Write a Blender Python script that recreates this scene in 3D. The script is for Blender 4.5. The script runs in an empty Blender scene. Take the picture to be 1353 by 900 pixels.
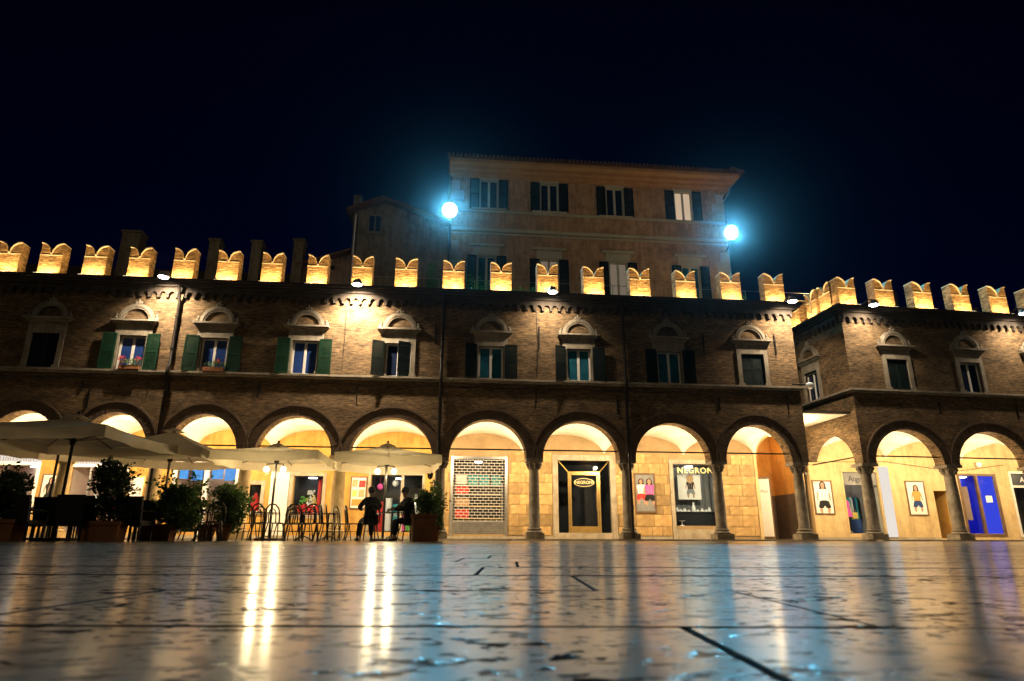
import bpy, math, random
from mathutils import Vector, Matrix
random.seed(7)
R = math.radians
sc = bpy.context.scene
COL = sc.collection

# ------------------------------------------------------------------ camera
F_PX, CAM_H = 860.0, 0.085
PITCH, ROLL = math.atan((711.2 - 450) / F_PX), R(0.13)
cam = bpy.data.cameras.new('camera')
cam.sensor_width = 36.0
cam.lens = 36.0 * F_PX / 1353.0
cam.clip_start, cam.clip_end = 0.01, 3000
cam.dof.use_dof = True
cam.dof.focus_distance = 20.0
cam.dof.aperture_fstop = 7.5
cam_o = bpy.data.objects.new('camera', cam)
COL.objects.link(cam_o)
fw = Vector((0, math.cos(PITCH), math.sin(PITCH)))
up0 = Vector((0, -math.sin(PITCH), math.cos(PITCH)))
rt0 = Vector((1, 0, 0))
rt = rt0 * math.cos(ROLL) + up0 * math.sin(ROLL)
up = up0 * math.cos(ROLL) - rt0 * math.sin(ROLL)
cam_o.matrix_world = Matrix(((rt.x, up.x, -fw.x, 0), (rt.y, up.y, -fw.y, 0), (rt.z, up.z, -fw.z, CAM_H), (0, 0, 0, 1)))
sc.camera = cam_o

# ------------------------------------------------------------------ world, warm ambient fill, exposure
world = bpy.data.worlds.new('World')
sc.world = world
world.use_nodes = True
wn = world.node_tree
wn.nodes.clear()
sky = wn.nodes.new('ShaderNodeTexSky')
sky.sky_type = 'NISHITA'
sky.sun_disc = False
sky.sun_elevation = R(-4.0)
sky.sun_rotation = R(0)
tint = wn.nodes.new('ShaderNodeMix')
tint.data_type = 'RGBA'
tint.blend_type = 'MULTIPLY'
tint.inputs['Factor'].default_value = 1.0
tint.inputs['B'].default_value = (0.03, 0.12, 1.4, 1)
bgn = wn.nodes.new('ShaderNodeBackground')
bgn.inputs['Strength'].default_value = 0.06
won = wn.nodes.new('ShaderNodeOutputWorld')
wn.links.new(sky.outputs['Color'], tint.inputs['A'])
wn.links.new(tint.outputs['Result'], bgn.inputs['Color'])
wn.links.new(bgn.outputs['Background'], won.inputs['Surface'])

sun = bpy.data.lights.new('sun', 'SUN')  # unseen warm fill added in place of the piazza's ambient light
sun.energy = 0.125
sun.color = (1.0, 0.84, 0.58)
sun.angle = R(25)
fill_sun_o = bpy.data.objects.new('sun', sun)
COL.objects.link(fill_sun_o)
fill_sun_o.rotation_euler = (R(62), 0, R(-20))

sc.view_settings.view_transform = 'Standard'
sc.view_settings.look = 'None'
sc.view_settings.exposure = 0.0
sc.view_settings.gamma = 1.0
sc.render.engine = 'CYCLES'
sc.cycles.use_denoising = True
sc.cycles.max_bounces = 6
sc.cycles.diffuse_bounces = 3
sc.cycles.glossy_bounces = 4
sc.cycles.transparent_max_bounces = 12
sc.cycles.caustics_reflective = False
sc.cycles.caustics_refractive = False
sc.cycles.sample_clamp_indirect = 6.0
try:
    sc.cycles.use_light_tree = True
except Exception:
    pass

# ------------------------------------------------------------------ light levels
W_UPLIGHT, W_SCONCE, W_WALLFLOOD, W_FLOOD, W_BULB = 58.0, 450.0, 1200.0, 9500.0, 82.0
WARM = (1.0, 0.76, 0.46)
AMBER = (1.0, 0.66, 0.27)


# ------------------------------------------------------------------ materials
def newmat(name):
    m = bpy.data.materials.new(name)
    m.use_nodes = True
    nt = m.node_tree
    return m, nt, nt.nodes['Principled BSDF']


def N(nt, t, **kw):
    n = nt.nodes.new(t)
    for k, v in kw.items():
        if k in n.inputs:
            n.inputs[k].default_value = v
        else:
            setattr(n, k, v)
    return n


def ramp(nt, src, stops):
    r = nt.nodes.new('ShaderNodeValToRGB')
    e = r.color_ramp.elements
    while len(e) < len(stops):
        e.new(0.5)
    for i, (p, c) in enumerate(stops):
        e[i].position = p
        e[i].color = (c[0], c[1], c[2], 1) if len(c) == 3 else c
    nt.links.new(src, r.inputs['Fac'])
    return r


def mixc(nt, a, b, fac, mode='MIX'):
    m = nt.nodes.new('ShaderNodeMix')
    m.data_type = 'RGBA'
    m.blend_type = mode
    for sock, v in (('A', a), ('B', b), ('Factor', fac)):
        if hasattr(v, 'is_output'):
            nt.links.new(v, m.inputs[sock])
        else:
            m.inputs[sock].default_value = (v[0], v[1], v[2], 1) if isinstance(v, tuple) else v
    return m.outputs['Result']


def mottled(name, c1, c2, rough=0.8, scale=2.0, bump=0.2, metal=0.0, fine=30.0, rnd=0.0, spec=0.3, grime=0.0):
    """two-tone noise surface with fine relief; rnd shifts the tone from object to object"""
    m, nt, b = newmat(name)
    tc = N(nt, 'ShaderNodeTexCoord')
    n1 = N(nt, 'ShaderNodeTexNoise', Scale=scale, Detail=8.0, Roughness=0.65)
    nt.links.new(tc.outputs['Object'], n1.inputs['Vector'])
    r1 = ramp(nt, n1.outputs['Fac'], [(0.3, c1), (0.7, c2)])
    col = r1.outputs['Color']
    if rnd:
        oi = N(nt, 'ShaderNodeObjectInfo')
        r2 = ramp(nt, oi.outputs['Random'], [(0, (1 - rnd,) * 3), (1, (1 + rnd, 1 + rnd * .85, 1 + rnd * .6))])
        col = mixc(nt, col, r2.outputs['Color'], 1.0, 'MULTIPLY')
    if grime:                               # stains and rain streaks
        for sc_, st in (((0.9, 0.9, 0.9), 2.6), ((3.0, 3.0, 0.35), 1.6)):
            mp = N(nt, 'ShaderNodeMapping')
            mp.inputs['Scale'].default_value = sc_
            nt.links.new(tc.outputs['Object'], mp.inputs['Vector'])
            ng = N(nt, 'ShaderNodeTexNoise', Scale=st, Detail=10.0, Roughness=0.75)
            nt.links.new(mp.outputs[0], ng.inputs['Vector'])
            rg = ramp(nt, ng.outputs['Fac'], [(0.36, (1 - grime, 1 - grime * 1.08, 1 - grime * 1.2)), (0.54, (1, 1, 1))])
            col = mixc(nt, col, rg.outputs['Color'], 1.0, 'MULTIPLY')
    nt.links.new(col, b.inputs['Base Color'])
    b.inputs['Roughness'].default_value = rough
    b.inputs['Metallic'].default_value = metal
    b.inputs['Specular IOR Level'].default_value = spec
    if bump:
        n2 = N(nt, 'ShaderNodeTexNoise', Scale=fine, Detail=4.0)
        nt.links.new(tc.outputs['Object'], n2.inputs['Vector'])
        bp = N(nt, 'ShaderNodeBump', Strength=bump, Distance=0.01)
        nt.links.new(n2.outputs['Fac'], bp.inputs['Height'])
        nt.links.new(bp.outputs['Normal'], b.inputs['Normal'])
    return m


def brick_mat(name, c1, c2, mortar, bw=0.27, bh=0.068, bump=0.5):
    m, nt, b = newmat(name)
    tc = N(nt, 'ShaderNodeTexCoord')
    sx = N(nt, 'ShaderNodeSeparateXYZ')
    nt.links.new(tc.outputs['Object'], sx.inputs[0])
    ad = N(nt, 'ShaderNodeMath', operation='ADD')
    nt.links.new(sx.outputs['X'], ad.inputs[0])
    nt.links.new(sx.outputs['Y'], ad.inputs[1])
    cx = N(nt, 'ShaderNodeCombineXYZ')
    nt.links.new(ad.outputs[0], cx.inputs['X'])
    nt.links.new(sx.outputs['Z'], cx.inputs['Y'])
    # slight waviness of the courses
    nw = N(nt, 'ShaderNodeTexNoise', Scale=0.8, Detail=3.0)
    nt.links.new(tc.outputs['Object'], nw.inputs['Vector'])
    vm = N(nt, 'ShaderNodeVectorMath', operation='SCALE')
    vm.inputs['Scale'].default_value = 0.014
    nt.links.new(nw.outputs['Color'], vm.inputs[0])
    va = N(nt, 'ShaderNodeVectorMath', operation='ADD')
    nt.links.new(cx.outputs[0], va.inputs[0])
    nt.links.new(vm.outputs[0], va.inputs[1])
    br = N(nt, 'ShaderNodeTexBrick', Scale=1.0)
    br.inputs['Brick Width'].default_value = bw
    br.inputs['Row Height'].default_value = bh
    br.inputs['Mortar Size'].default_value = 0.009
    br.inputs['Mortar Smooth'].default_value = 0.3
    br.inputs['Color1'].default_value = (*c1, 1)
    br.inputs['Color2'].default_value = (*c2, 1)
    br.inputs['Mortar'].default_value = (*mortar, 1)
    br.inputs['Bias'].default_value = -0.1
    nt.links.new(va.outputs[0], br.inputs['Vector'])
    # weathering patches, horizontally stretched
    mp = N(nt, 'ShaderNodeMapping')
    mp.inputs['Scale'].default_value = (0.5, 0.5, 1.6)
    nt.links.new(tc.outputs['Object'], mp.inputs['Vector'])
    n1 = N(nt, 'ShaderNodeTexNoise', Scale=1.3, Detail=9.0, Roughness=0.72)
    nt.links.new(mp.outputs[0], n1.inputs['Vector'])
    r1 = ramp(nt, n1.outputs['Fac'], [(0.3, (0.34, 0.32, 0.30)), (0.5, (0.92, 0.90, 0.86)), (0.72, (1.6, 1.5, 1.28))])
    # per-course streaks
    mp2 = N(nt, 'ShaderNodeMapping')
    mp2.inputs['Scale'].default_value = (4.5, 4.5, 20.0)
    nt.links.new(tc.outputs['Object'], mp2.inputs['Vector'])
    n3 = N(nt, 'ShaderNodeTexNoise', Scale=1.0, Detail=5.0, Roughness=0.6)
    nt.links.new(mp2.outputs[0], n3.inputs['Vector'])
    r3 = ramp(nt, n3.outputs['Fac'], [(0.34, (0.42, 0.40, 0.37)), (0.66, (1.42, 1.36, 1.26))])
    c = mixc(nt, br.outputs['Color'], r1.outputs['Color'], 1.0, 'MULTIPLY')
    c = mixc(nt, c, r3.outputs['Color'], 1.0, 'MULTIPLY')
    nt.links.new(c, b.inputs['Base Color'])
    b.inputs['Roughness'].default_value = 0.9
    b.inputs['Specular IOR Level'].default_value = 0.15
    hm = N(nt, 'ShaderNodeMath', operation='MULTIPLY_ADD')
    hm.inputs[1].default_value = -1.0
    nt.links.new(br.outputs['Fac'], hm.inputs[0])
    nt.links.new(n3.outputs['Fac'], hm.inputs[2])
    bp = N(nt, 'ShaderNodeBump', Strength=bump, Distance=0.015)
    nt.links.new(hm.outputs[0], bp.inputs['Height'])
    nt.links.new(bp.outputs['Normal'], b.inputs['Normal'])
    return m


def emit(name, col, s):
    m = bpy.data.materials.new(name)
    m.use_nodes = True
    nt = m.node_tree
    nt.nodes.clear()
    e = nt.nodes.new('ShaderNodeEmission')
    e.inputs['Color'].default_value = (*col, 1)
    e.inputs['Strength'].default_value = s
    o = nt.nodes.new('ShaderNodeOutputMaterial')
    nt.links.new(e.outputs[0], o.inputs['Surface'])
    return m


def thin_glass(name, tintc=(0.9, 0.95, 1.0)):
    m = bpy.data.materials.new(name)
    m.use_nodes = True
    nt = m.node_tree
    nt.nodes.clear()
    t = nt.nodes.new('ShaderNodeBsdfTransparent')
    t.inputs['Color'].default_value = (*tintc, 1)
    g = nt.nodes.new('ShaderNodeBsdfGlossy')
    g.inputs['Roughness'].default_value = 0.03
    f = nt.nodes.new('ShaderNodeFresnel')
    f.inputs['IOR'].default_value = 1.5
    mx = nt.nodes.new('ShaderNodeMixShader')
    o = nt.nodes.new('ShaderNodeOutputMaterial')
    ge = nt.nodes.new('ShaderNodeNewGeometry')       # the pane's rear face must not reflect totally
    fb = nt.nodes.new('ShaderNodeMath')
    fb.operation = 'SUBTRACT'
    fb.use_clamp = True
    nt.links.new(f.outputs[0], fb.inputs[0])
    nt.links.new(ge.outputs['Backfacing'], fb.inputs[1])
    nt.links.new(fb.outputs[0], mx.inputs['Fac'])
    nt.links.new(t.outputs[0], mx.inputs[1])
    nt.links.new(g.outputs[0], mx.inputs[2])
    nt.links.new(mx.outputs[0], o.inputs['Surface'])
    return m


def cloth_mat(name, c, tr=0.35):
    m, nt, b = newmat(name)
    out = nt.nodes['Material Output']
    tc = N(nt, 'ShaderNodeTexCoord')
    n1 = N(nt, 'ShaderNodeTexNoise', Scale=1.6, Detail=6.0)
    nt.links.new(tc.outputs['Object'], n1.inputs['Vector'])
    r1 = ramp(nt, n1.outputs['Fac'], [(0.3, tuple(x * 0.8 for x in c)), (0.7, c)])
    nt.links.new(r1.outputs['Color'], b.inputs['Base Color'])
    b.inputs['Roughness'].default_value = 0.9
    t = nt.nodes.new('ShaderNodeBsdfTranslucent')
    nt.links.new(r1.outputs['Color'], t.inputs['Color'])
    mx = nt.nodes.new('ShaderNodeMixShader')
    mx.inputs['Fac'].default_value = tr
    nt.links.new(b.outputs[0], mx.inputs[1])
    nt.links.new(t.outputs[0], mx.inputs[2])
    nt.links.new(mx.outputs[0], out.inputs['Surface'])
    return m


def paving_mat(name, joints=False):
    """worn, polished travertine: pale body, dark pits, wet-looking gloss"""
    m, nt, b = newmat(name)
    tc = N(nt, 'ShaderNodeTexCoord')
    geo = N(nt, 'ShaderNodeNewGeometry')
    oi = N(nt, 'ShaderNodeObjectInfo')
    pos = geo.outputs['Position']
    big = N(nt, 'ShaderNodeTexNoise', Scale=2.2, Detail=8.0, Roughness=0.6)
    nt.links.new(pos, big.inputs['Vector'])
    body = ramp(nt, big.outputs['Fac'], [(0.28, (0.19, 0.185, 0.17)), (0.5, (0.30, 0.29, 0.27)), (0.75, (0.41, 0.395, 0.37))])
    tone = ramp(nt, oi.outputs['Random'], [(0, (0.72, 0.74, 0.76)), (1, (1.15, 1.12, 1.08))])
    c = mixc(nt, body.outputs['Color'], tone.outputs['Color'], 1.0, 'MULTIPLY')
    # travertine pits in three sizes, drawn out along the bedding
    mp = N(nt, 'ShaderNodeMapping')
    mp.inputs['Scale'].default_value = (0.62, 1.0, 1.0)
    nt.links.new(pos, mp.inputs['Vector'])
    pits = None
    msk = N(nt, 'ShaderNodeTexNoise', Scale=3.0, Detail=3.0)
    nt.links.new(pos, msk.inputs['Vector'])
    mskr = ramp(nt, msk.outputs['Fac'], [(0.40, (0, 0, 0)), (0.58, (1, 1, 1))])
    for s, lo, hi in ((26.0, 0.57, 0.615), (60.0, 0.57, 0.62), (7.0, 0.67, 0.69)):
        n = N(nt, 'ShaderNodeTexNoise', Scale=s, Detail=4.0, Roughness=0.6, Distortion=0.4)
        nt.links.new(mp.outputs[0], n.inputs['Vector'])
        r = ramp(nt, n.outputs['Fac'], [(lo, (0, 0, 0)), (hi, (1, 1, 1))])
        v = r.outputs['Color']
        if s > 10:
            v = mixc(nt, v, mskr.outputs['Color'], 0.75, 'MULTIPLY')
        pits = v if pits is None else mixc(nt, pits, v, 1.0, 'LIGHTEN')
    c = mixc(nt, c, (0.012, 0.012, 0.012), pits)
    nt.links.new(c, b.inputs['Base Color'])
    # gloss: worn smooth, dull in the pits
    rn = N(nt, 'ShaderNodeTexNoise', Scale=7.0, Detail=6.0, Roughness=0.7)
    nt.links.new(pos, rn.inputs['Vector'])
    rr = ramp(nt, rn.outputs['Fac'], [(0.3, (0.30,) * 3), (0.7, (0.46,) * 3)])
    ro = mixc(nt, rr.outputs['Color'], (0.75, 0.75, 0.75), pits)
    nt.links.new(ro, b.inputs['Roughness'])
    sp = mixc(nt, (0.5, 0.5, 0.5), (0.02, 0.02, 0.02), pits)
    nt.links.new(sp, b.inputs['Specular IOR Level'])
    b.inputs['Coat Weight'].default_value = 0.9
    b.inputs['Coat Roughness'].default_value = 0.16
    b.inputs['Coat IOR'].default_value = 1.45
    # relief: gentle undulation + pits
    un = N(nt, 'ShaderNodeTexNoise', Scale=9.0, Detail=5.0, Roughness=0.55)
    nt.links.new(pos, un.inputs['Vector'])
    hh = N(nt, 'ShaderNodeMath', operation='MULTIPLY_ADD')
    hh.inputs[1].default_value = 0.012
    pm = N(nt, 'ShaderNodeMath', operation='MULTIPLY')
    pm.inputs[1].default_value = -0.8
    nt.links.new(pits, pm.inputs[0])
    nt.links.new(un.outputs['Fac'], hh.inputs[0])
    nt.links.new(pm.outputs[0], hh.inputs[2])
    bp = N(nt, 'ShaderNodeBump', Strength=0.28, Distance=0.005)
    nt.links.new(hh.outputs[0], bp.inputs['Height'])
    nt.links.new(bp.outputs['Normal'], b.inputs['Normal'])
    nt.links.new(bp.outputs['Normal'], b.inputs['Coat Normal'])
    dk = N(nt, 'ShaderNodeBsdfDiffuse', Color=(0.012, 0.012, 0.012, 1))
    mx = nt.nodes.new('ShaderNodeMixShader')
    nt.links.new(pits, mx.inputs['Fac'])
    nt.links.new(b.outputs[0], mx.inputs[1])
    nt.links.new(dk.outputs[0], mx.inputs[2])
    nt.links.new(mx.outputs[0], nt.nodes['Material Output'].inputs['Surface'])
    return m


M = {}
M['brick'] = brick_mat('old_brick', (0.185, 0.125, 0.070), (0.095, 0.066, 0.038), (0.13, 0.105, 0.07))
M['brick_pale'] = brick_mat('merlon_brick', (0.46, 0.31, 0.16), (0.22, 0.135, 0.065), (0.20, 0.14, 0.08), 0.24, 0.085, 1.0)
M['arch_brick'] = mottled('arch_brick', (0.065, 0.042, 0.026), (0.14, 0.092, 0.055), 0.9, 3.0, 0.4)
M['trim'] = mottled('travertine_trim', (0.20, 0.17, 0.12), (0.33, 0.285, 0.21), 0.8, 2.5, 0.3, grime=0.3)
M['coping'] = mottled('coping_stone', (0.50, 0.40, 0.26), (0.66, 0.56, 0.40), 0.8, 4.0, 0.3)
M['column'] = mottled('weathered_column_stone', (0.12, 0.10, 0.075), (0.27, 0.23, 0.17), 0.75, 3.5, 0.5, fine=18, grime=0.35)
M['column_lit'] = mottled('bulb_lit_column', (0.42, 0.29, 0.12), (0.58, 0.43, 0.20), 0.8, 2.5, 0.4, fine=18, grime=0.3)  # bulb light on the left columns put into the stone colour
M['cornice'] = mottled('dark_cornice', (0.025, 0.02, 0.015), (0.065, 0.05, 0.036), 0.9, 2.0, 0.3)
M['vault'] = mottled('vault_plaster', (0.74, 0.66, 0.50), (0.85, 0.79, 0.66), 0.9, 1.2, 0.15, grime=0.16)
M['ochre'] = mottled('ochre_plaster', (0.40, 0.215, 0.045), (0.56, 0.325, 0.085), 0.9, 0.9, 0.2, grime=0.22)
M['cream'] = mottled('cream_plaster', (0.50, 0.36, 0.165), (0.64, 0.48, 0.25), 0.9, 0.8, 0.2, grime=0.2)
M['backstone'] = mottled('sandstone_backing', (0.24, 0.165, 0.08), (0.36, 0.25, 0.13), 0.9, 1.5, 0.2)
M['block'] = mottled('sandstone_block', (0.28, 0.175, 0.07), (0.50, 0.345, 0.155), 0.85, 1.8, 0.4, rnd=0.32, grime=0.14)
M['orange'] = mottled('orange_plaster', (0.52, 0.24, 0.05), (0.62, 0.32, 0.08), 0.9, 1.0, 0.2, grime=0.2)
M['wains'] = mottled('dark_wainscot', (0.07, 0.05, 0.035), (0.12, 0.085, 0.06), 0.7, 2.0, 0.2)
M['shutter'] = mottled('green_shutter_paint', (0.006, 0.026, 0.012), (0.010, 0.042, 0.020), 0.7, 3.0, 0.1, spec=.1)
M['shutter_dark'] = mottled('dark_shutter_paint', (0.005, 0.010, 0.009), (0.009, 0.017, 0.015), 0.7, 3.0, 0.1, spec=.1)
M['whitewood'] = mottled('white_window_paint', (0.55, 0.52, 0.46), (0.70, 0.67, 0.60), 0.5, 4.0, 0.05)
M['iron'] = mottled('dark_iron', (0.012, 0.011, 0.010), (0.03, 0.027, 0.024), 0.5, 6.0, 0.15, 0.6)
M['pipe'] = mottled('painted_drainpipe', (0.016, 0.014, 0.012), (0.035, 0.028, 0.022), 0.4, 4.0, 0.1, 0.3)
M['steel'] = mottled('brushed_steel', (0.32, 0.32, 0.31), (0.5, 0.49, 0.47), 0.35, 5.0, 0.05, 0.9)
M['brass'] = mottled('brass_trim', (0.50, 0.32, 0.10), (0.65, 0.45, 0.16), 0.35, 5.0, 0.05, 0.8)
M['wood'] = mottled('brown_wood', (0.09, 0.05, 0.025), (0.17, 0.10, 0.05), 0.5, 3.0, 0.15)
M['gold'] = mottled('gold_letters', (0.85, 0.68, 0.28), (0.95, 0.80, 0.38), 0.4, 6.0, 0.0, 0.2)
M['palazzo'] = mottled('apricot_plaster', (0.52, 0.31, 0.18), (0.70, 0.45, 0.28), 0.9, 0.5, 0.2, grime=0.38)
M['palazzo_trim'] = mottled('pale_trim_plaster', (0.50, 0.44, 0.34), (0.64, 0.58, 0.46), 0.85, 1.2, 0.2)
M['eave'] = mottled('painted_eave', (0.58, 0.31, 0.14), (0.74, 0.44, 0.22), 0.85, 1.0, 0.1)
M['greyhouse'] = mottled('grey_stucco', (0.20, 0.18, 0.14), (0.31, 0.28, 0.22), 0.9, 0.7, 0.3, grime=0.4)
M['pinkhouse'] = mottled('pink_stucco', (0.34, 0.24, 0.20), (0.45, 0.33, 0.28), 0.9, 0.8, 0.2, grime=0.35)
M['tile'] = mottled('roof_tile', (0.10, 0.05, 0.03), (0.20, 0.10, 0.06), 0.85, 3.0, 0.3)
M['darkroof'] = mottled('night_roof', (0.05, 0.035, 0.025), (0.09, 0.06, 0.045), 0.9, 2.0, 0.3)
M['paving'] = paving_mat('travertine_paving')
M['joint'] = mottled('paving_joint', (0.012, 0.012, 0.012), (0.03, 0.028, 0.026), 0.9, 9.0, 0.3)
M['step'] = mottled('step_stone', (0.30, 0.25, 0.18), (0.44, 0.38, 0.28), 0.6, 2.0, 0.2, grime=0.25)
M['canvas'] = cloth_mat('cream_canvas', (0.74, 0.66, 0.48))
M['terracotta'] = mottled('terracotta', (0.24, 0.09, 0.035), (0.36, 0.15, 0.06), 0.85, 4.0, 0.2)
M['soil'] = mottled('potting_soil', (0.02, 0.015, 0.01), (0.04, 0.03, 0.02), 0.95, 12.0, 0.4)
M['rattan'] = mottled('black_rattan', (0.010, 0.009, 0.008), (0.022, 0.02, 0.018), 0.6, 20.0, 0.5)
M['chairmetal'] = mottled('bronze_chair_metal', (0.05, 0.04, 0.028), (0.10, 0.08, 0.055), 0.35, 8.0, 0.05, 0.7)
M['tabletop'] = mottled('table_top', (0.06, 0.055, 0.05), (0.12, 0.11, 0.10), 0.3, 5.0, 0.05)
M['bark'] = mottled('bark', (0.06, 0.045, 0.03), (0.12, 0.09, 0.06), 0.9, 12.0, 0.5)
M['flower'] = mottled('red_petals', (0.55, 0.03, 0.02), (0.75, 0.08, 0.06), 0.6, 8.0, 0.0)
M['skin'] = mottled('skin', (0.36, 0.20, 0.13), (0.46, 0.27, 0.18), 0.55, 6.0, 0.05)
M['mannskin'] = mottled('mannequin_shell', (0.62, 0.45, 0.32), (0.70, 0.52, 0.40), 0.4, 6.0, 0.0)
M['hair'] = mottled('dark_hair', (0.012, 0.009, 0.007), (0.03, 0.022, 0.016), 0.6, 30.0, 0.4)
M['jacket'] = mottled('black_jacket', (0.008, 0.008, 0.010), (0.018, 0.018, 0.022), 0.85, 10.0, 0.3)
M['jeans'] = mottled('dark_jeans', (0.010, 0.013, 0.022), (0.02, 0.026, 0.04), 0.9, 10.0, 0.3)
M['shoe'] = mottled('blue_white_shoe', (0.05, 0.08, 0.22), (0.6, 0.65, 0.7), 0.6, 9.0, 0.0)
M['black'] = mottled('black_paint', (0.008, 0.008, 0.008), (0.016, 0.016, 0.016), 0.4, 4.0, 0.0)
M['white'] = mottled('white_paint', (0.72, 0.70, 0.66), (0.80, 0.78, 0.74), 0.5, 3.0, 0.0)
M['paper'] = mottled('poster_paper', (0.70, 0.66, 0.58), (0.78, 0.74, 0.66), 0.5, 2.0, 0.0)
M['pink'] = mottled('pink_fabric', (0.75, 0.06, 0.32), (0.85, 0.12, 0.42), 0.7, 6.0, 0.2)
M['blue'] = mottled('blue_fabric', (0.02, 0.12, 0.55), (0.05, 0.25, 0.75), 0.7, 3.0, 0.1)
M['blueshop'] = mottled('blue_shop_paint', (0.05, 0.07, 0.62), (0.09, 0.13, 0.78), 0.5, 1.5, 0.0)
M['teal'] = mottled('teal_fabric', (0.02, 0.22, 0.26), (0.05, 0.38, 0.42), 0.7, 3.0, 0.1)
M['navy'] = mottled('navy_fabric', (0.01, 0.03, 0.10), (0.02, 0.05, 0.16), 0.7, 3.0, 0.1)
M['red'] = mottled('red_fabric', (0.55, 0.02, 0.02), (0.70, 0.05, 0.04), 0.6, 3.0, 0.1)
M['green'] = mottled('green_fabric', (0.08, 0.30, 0.04), (0.16, 0.45, 0.08), 0.7, 3.0, 0.1)
M['yellow'] = mottled('yellow_fabric', (0.75, 0.50, 0.08), (0.85, 0.62, 0.16), 0.7, 3.0, 0.1)
M['tan'] = mottled('tan_board', (0.45, 0.26, 0.12), (0.56, 0.34, 0.17), 0.7, 3.0, 0.1)
M['greycloth'] = mottled('grey_drape', (0.16, 0.16, 0.155), (0.26, 0.26, 0.25), 0.9, 3.0, 0.1)
M['darkroom'] = mottled('dark_interior', (0.02, 0.02, 0.022), (0.035, 0.034, 0.034), 0.8, 1.0, 0.0)
M['shoproom'] = mottled('shop_interior', (0.52, 0.46, 0.40), (0.62, 0.56, 0.49), 0.8, 1.0, 0.0)
M['pinkroom'] = mottled('rose_interior', (0.52, 0.36, 0.27), (0.60, 0.43, 0.33), 0.8, 1.0, 0.0)
M['glass'] = thin_glass('shop_glass')
M['nightglass'] = mottled('dark_window_glass', (0.008, 0.012, 0.028), (0.014, 0.022, 0.05), 0.06, 1.0, 0.0, spec=0.6)
M['blueglass'] = mottled('curtained_blue_glass', (0.012, 0.03, 0.12), (0.02, 0.05, 0.18), 0.08, 2.0, 0.0, spec=0.6)
M['tealglass'] = mottled('curtained_teal_glass', (0.008, 0.045, 0.07), (0.022, 0.13, 0.18), 0.08, 2.0, 0.0, spec=0.6)
M['litwindow'] = emit('lit_curtain', (1.0, 0.72, 0.46), 0.55)
M['dimwindow'] = emit('dim_lit_curtain', (1.0, 0.78, 0.55), 0.16)
M['lens_warm'] = emit('warm_lamp_lens', (1.0, 0.80, 0.50), 9.0)
M['lens_white'] = emit('white_lamp_lens', (1.0, 0.93, 0.82), 60.0)
M['lens_cyan'] = emit('floodlight_lens', (0.45, 0.88, 1.0), 90.0)
M['bulb'] = emit('bulb_glow', (1.0, 0.80, 0.48), 9.0)
M['white_glow'] = emit('backlit_sign_jamb_glow', (1.0, 0.90, 0.80), 0.85)
M['bluelit'] = emit('blue_film_backdrop_glow', (0.07, 0.10, 1.0), 0.75)
M['ledpanel'] = emit('shop_ceiling_panel', (1.0, 0.92, 0.82), 16.0)
M['bowl'] = mottled('reflector_bowl', (0.75, 0.8, 0.85), (0.85, 0.9, 0.95), 0.25, 3.0, 0.0, 0.9)


def leaf_mat(name, c1, c2):
    m, nt, b = newmat(name)
    oi = N(nt, 'ShaderNodeNewGeometry')
    r1 = ramp(nt, oi.outputs['Random Per Island'], [(0.0, c1), (1.0, c2)])
    nt.links.new(r1.outputs['Color'], b.inputs['Base Color'])
    b.inputs['Roughness'].default_value = 0.45
    b.inputs['Specular IOR Level'].default_value = 0.4
    out = nt.nodes['Material Output']
    t = nt.nodes.new('ShaderNodeBsdfTranslucent')
    nt.links.new(r1.outputs['Color'], t.inputs['Color'])
    mx = nt.nodes.new('ShaderNodeMixShader')
    mx.inputs['Fac'].default_value = 0.25
    nt.links.new(b.outputs[0], mx.inputs[1])
    nt.links.new(t.outputs[0], mx.inputs[2])
    nt.links.new(mx.outputs[0], out.inputs['Surface'])
    return m


M['leaf'] = leaf_mat('laurel_leaf', (0.04, 0.10, 0.018), (0.16, 0.28, 0.06))
M['leaf_dark'] = leaf_mat('oleander_leaf', (0.018, 0.042, 0.012), (0.06, 0.11, 0.035))
M['leaf_palm'] = leaf_mat('palm_leaf', (0.04, 0.14, 0.03), (0.09, 0.25, 0.06))


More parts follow.
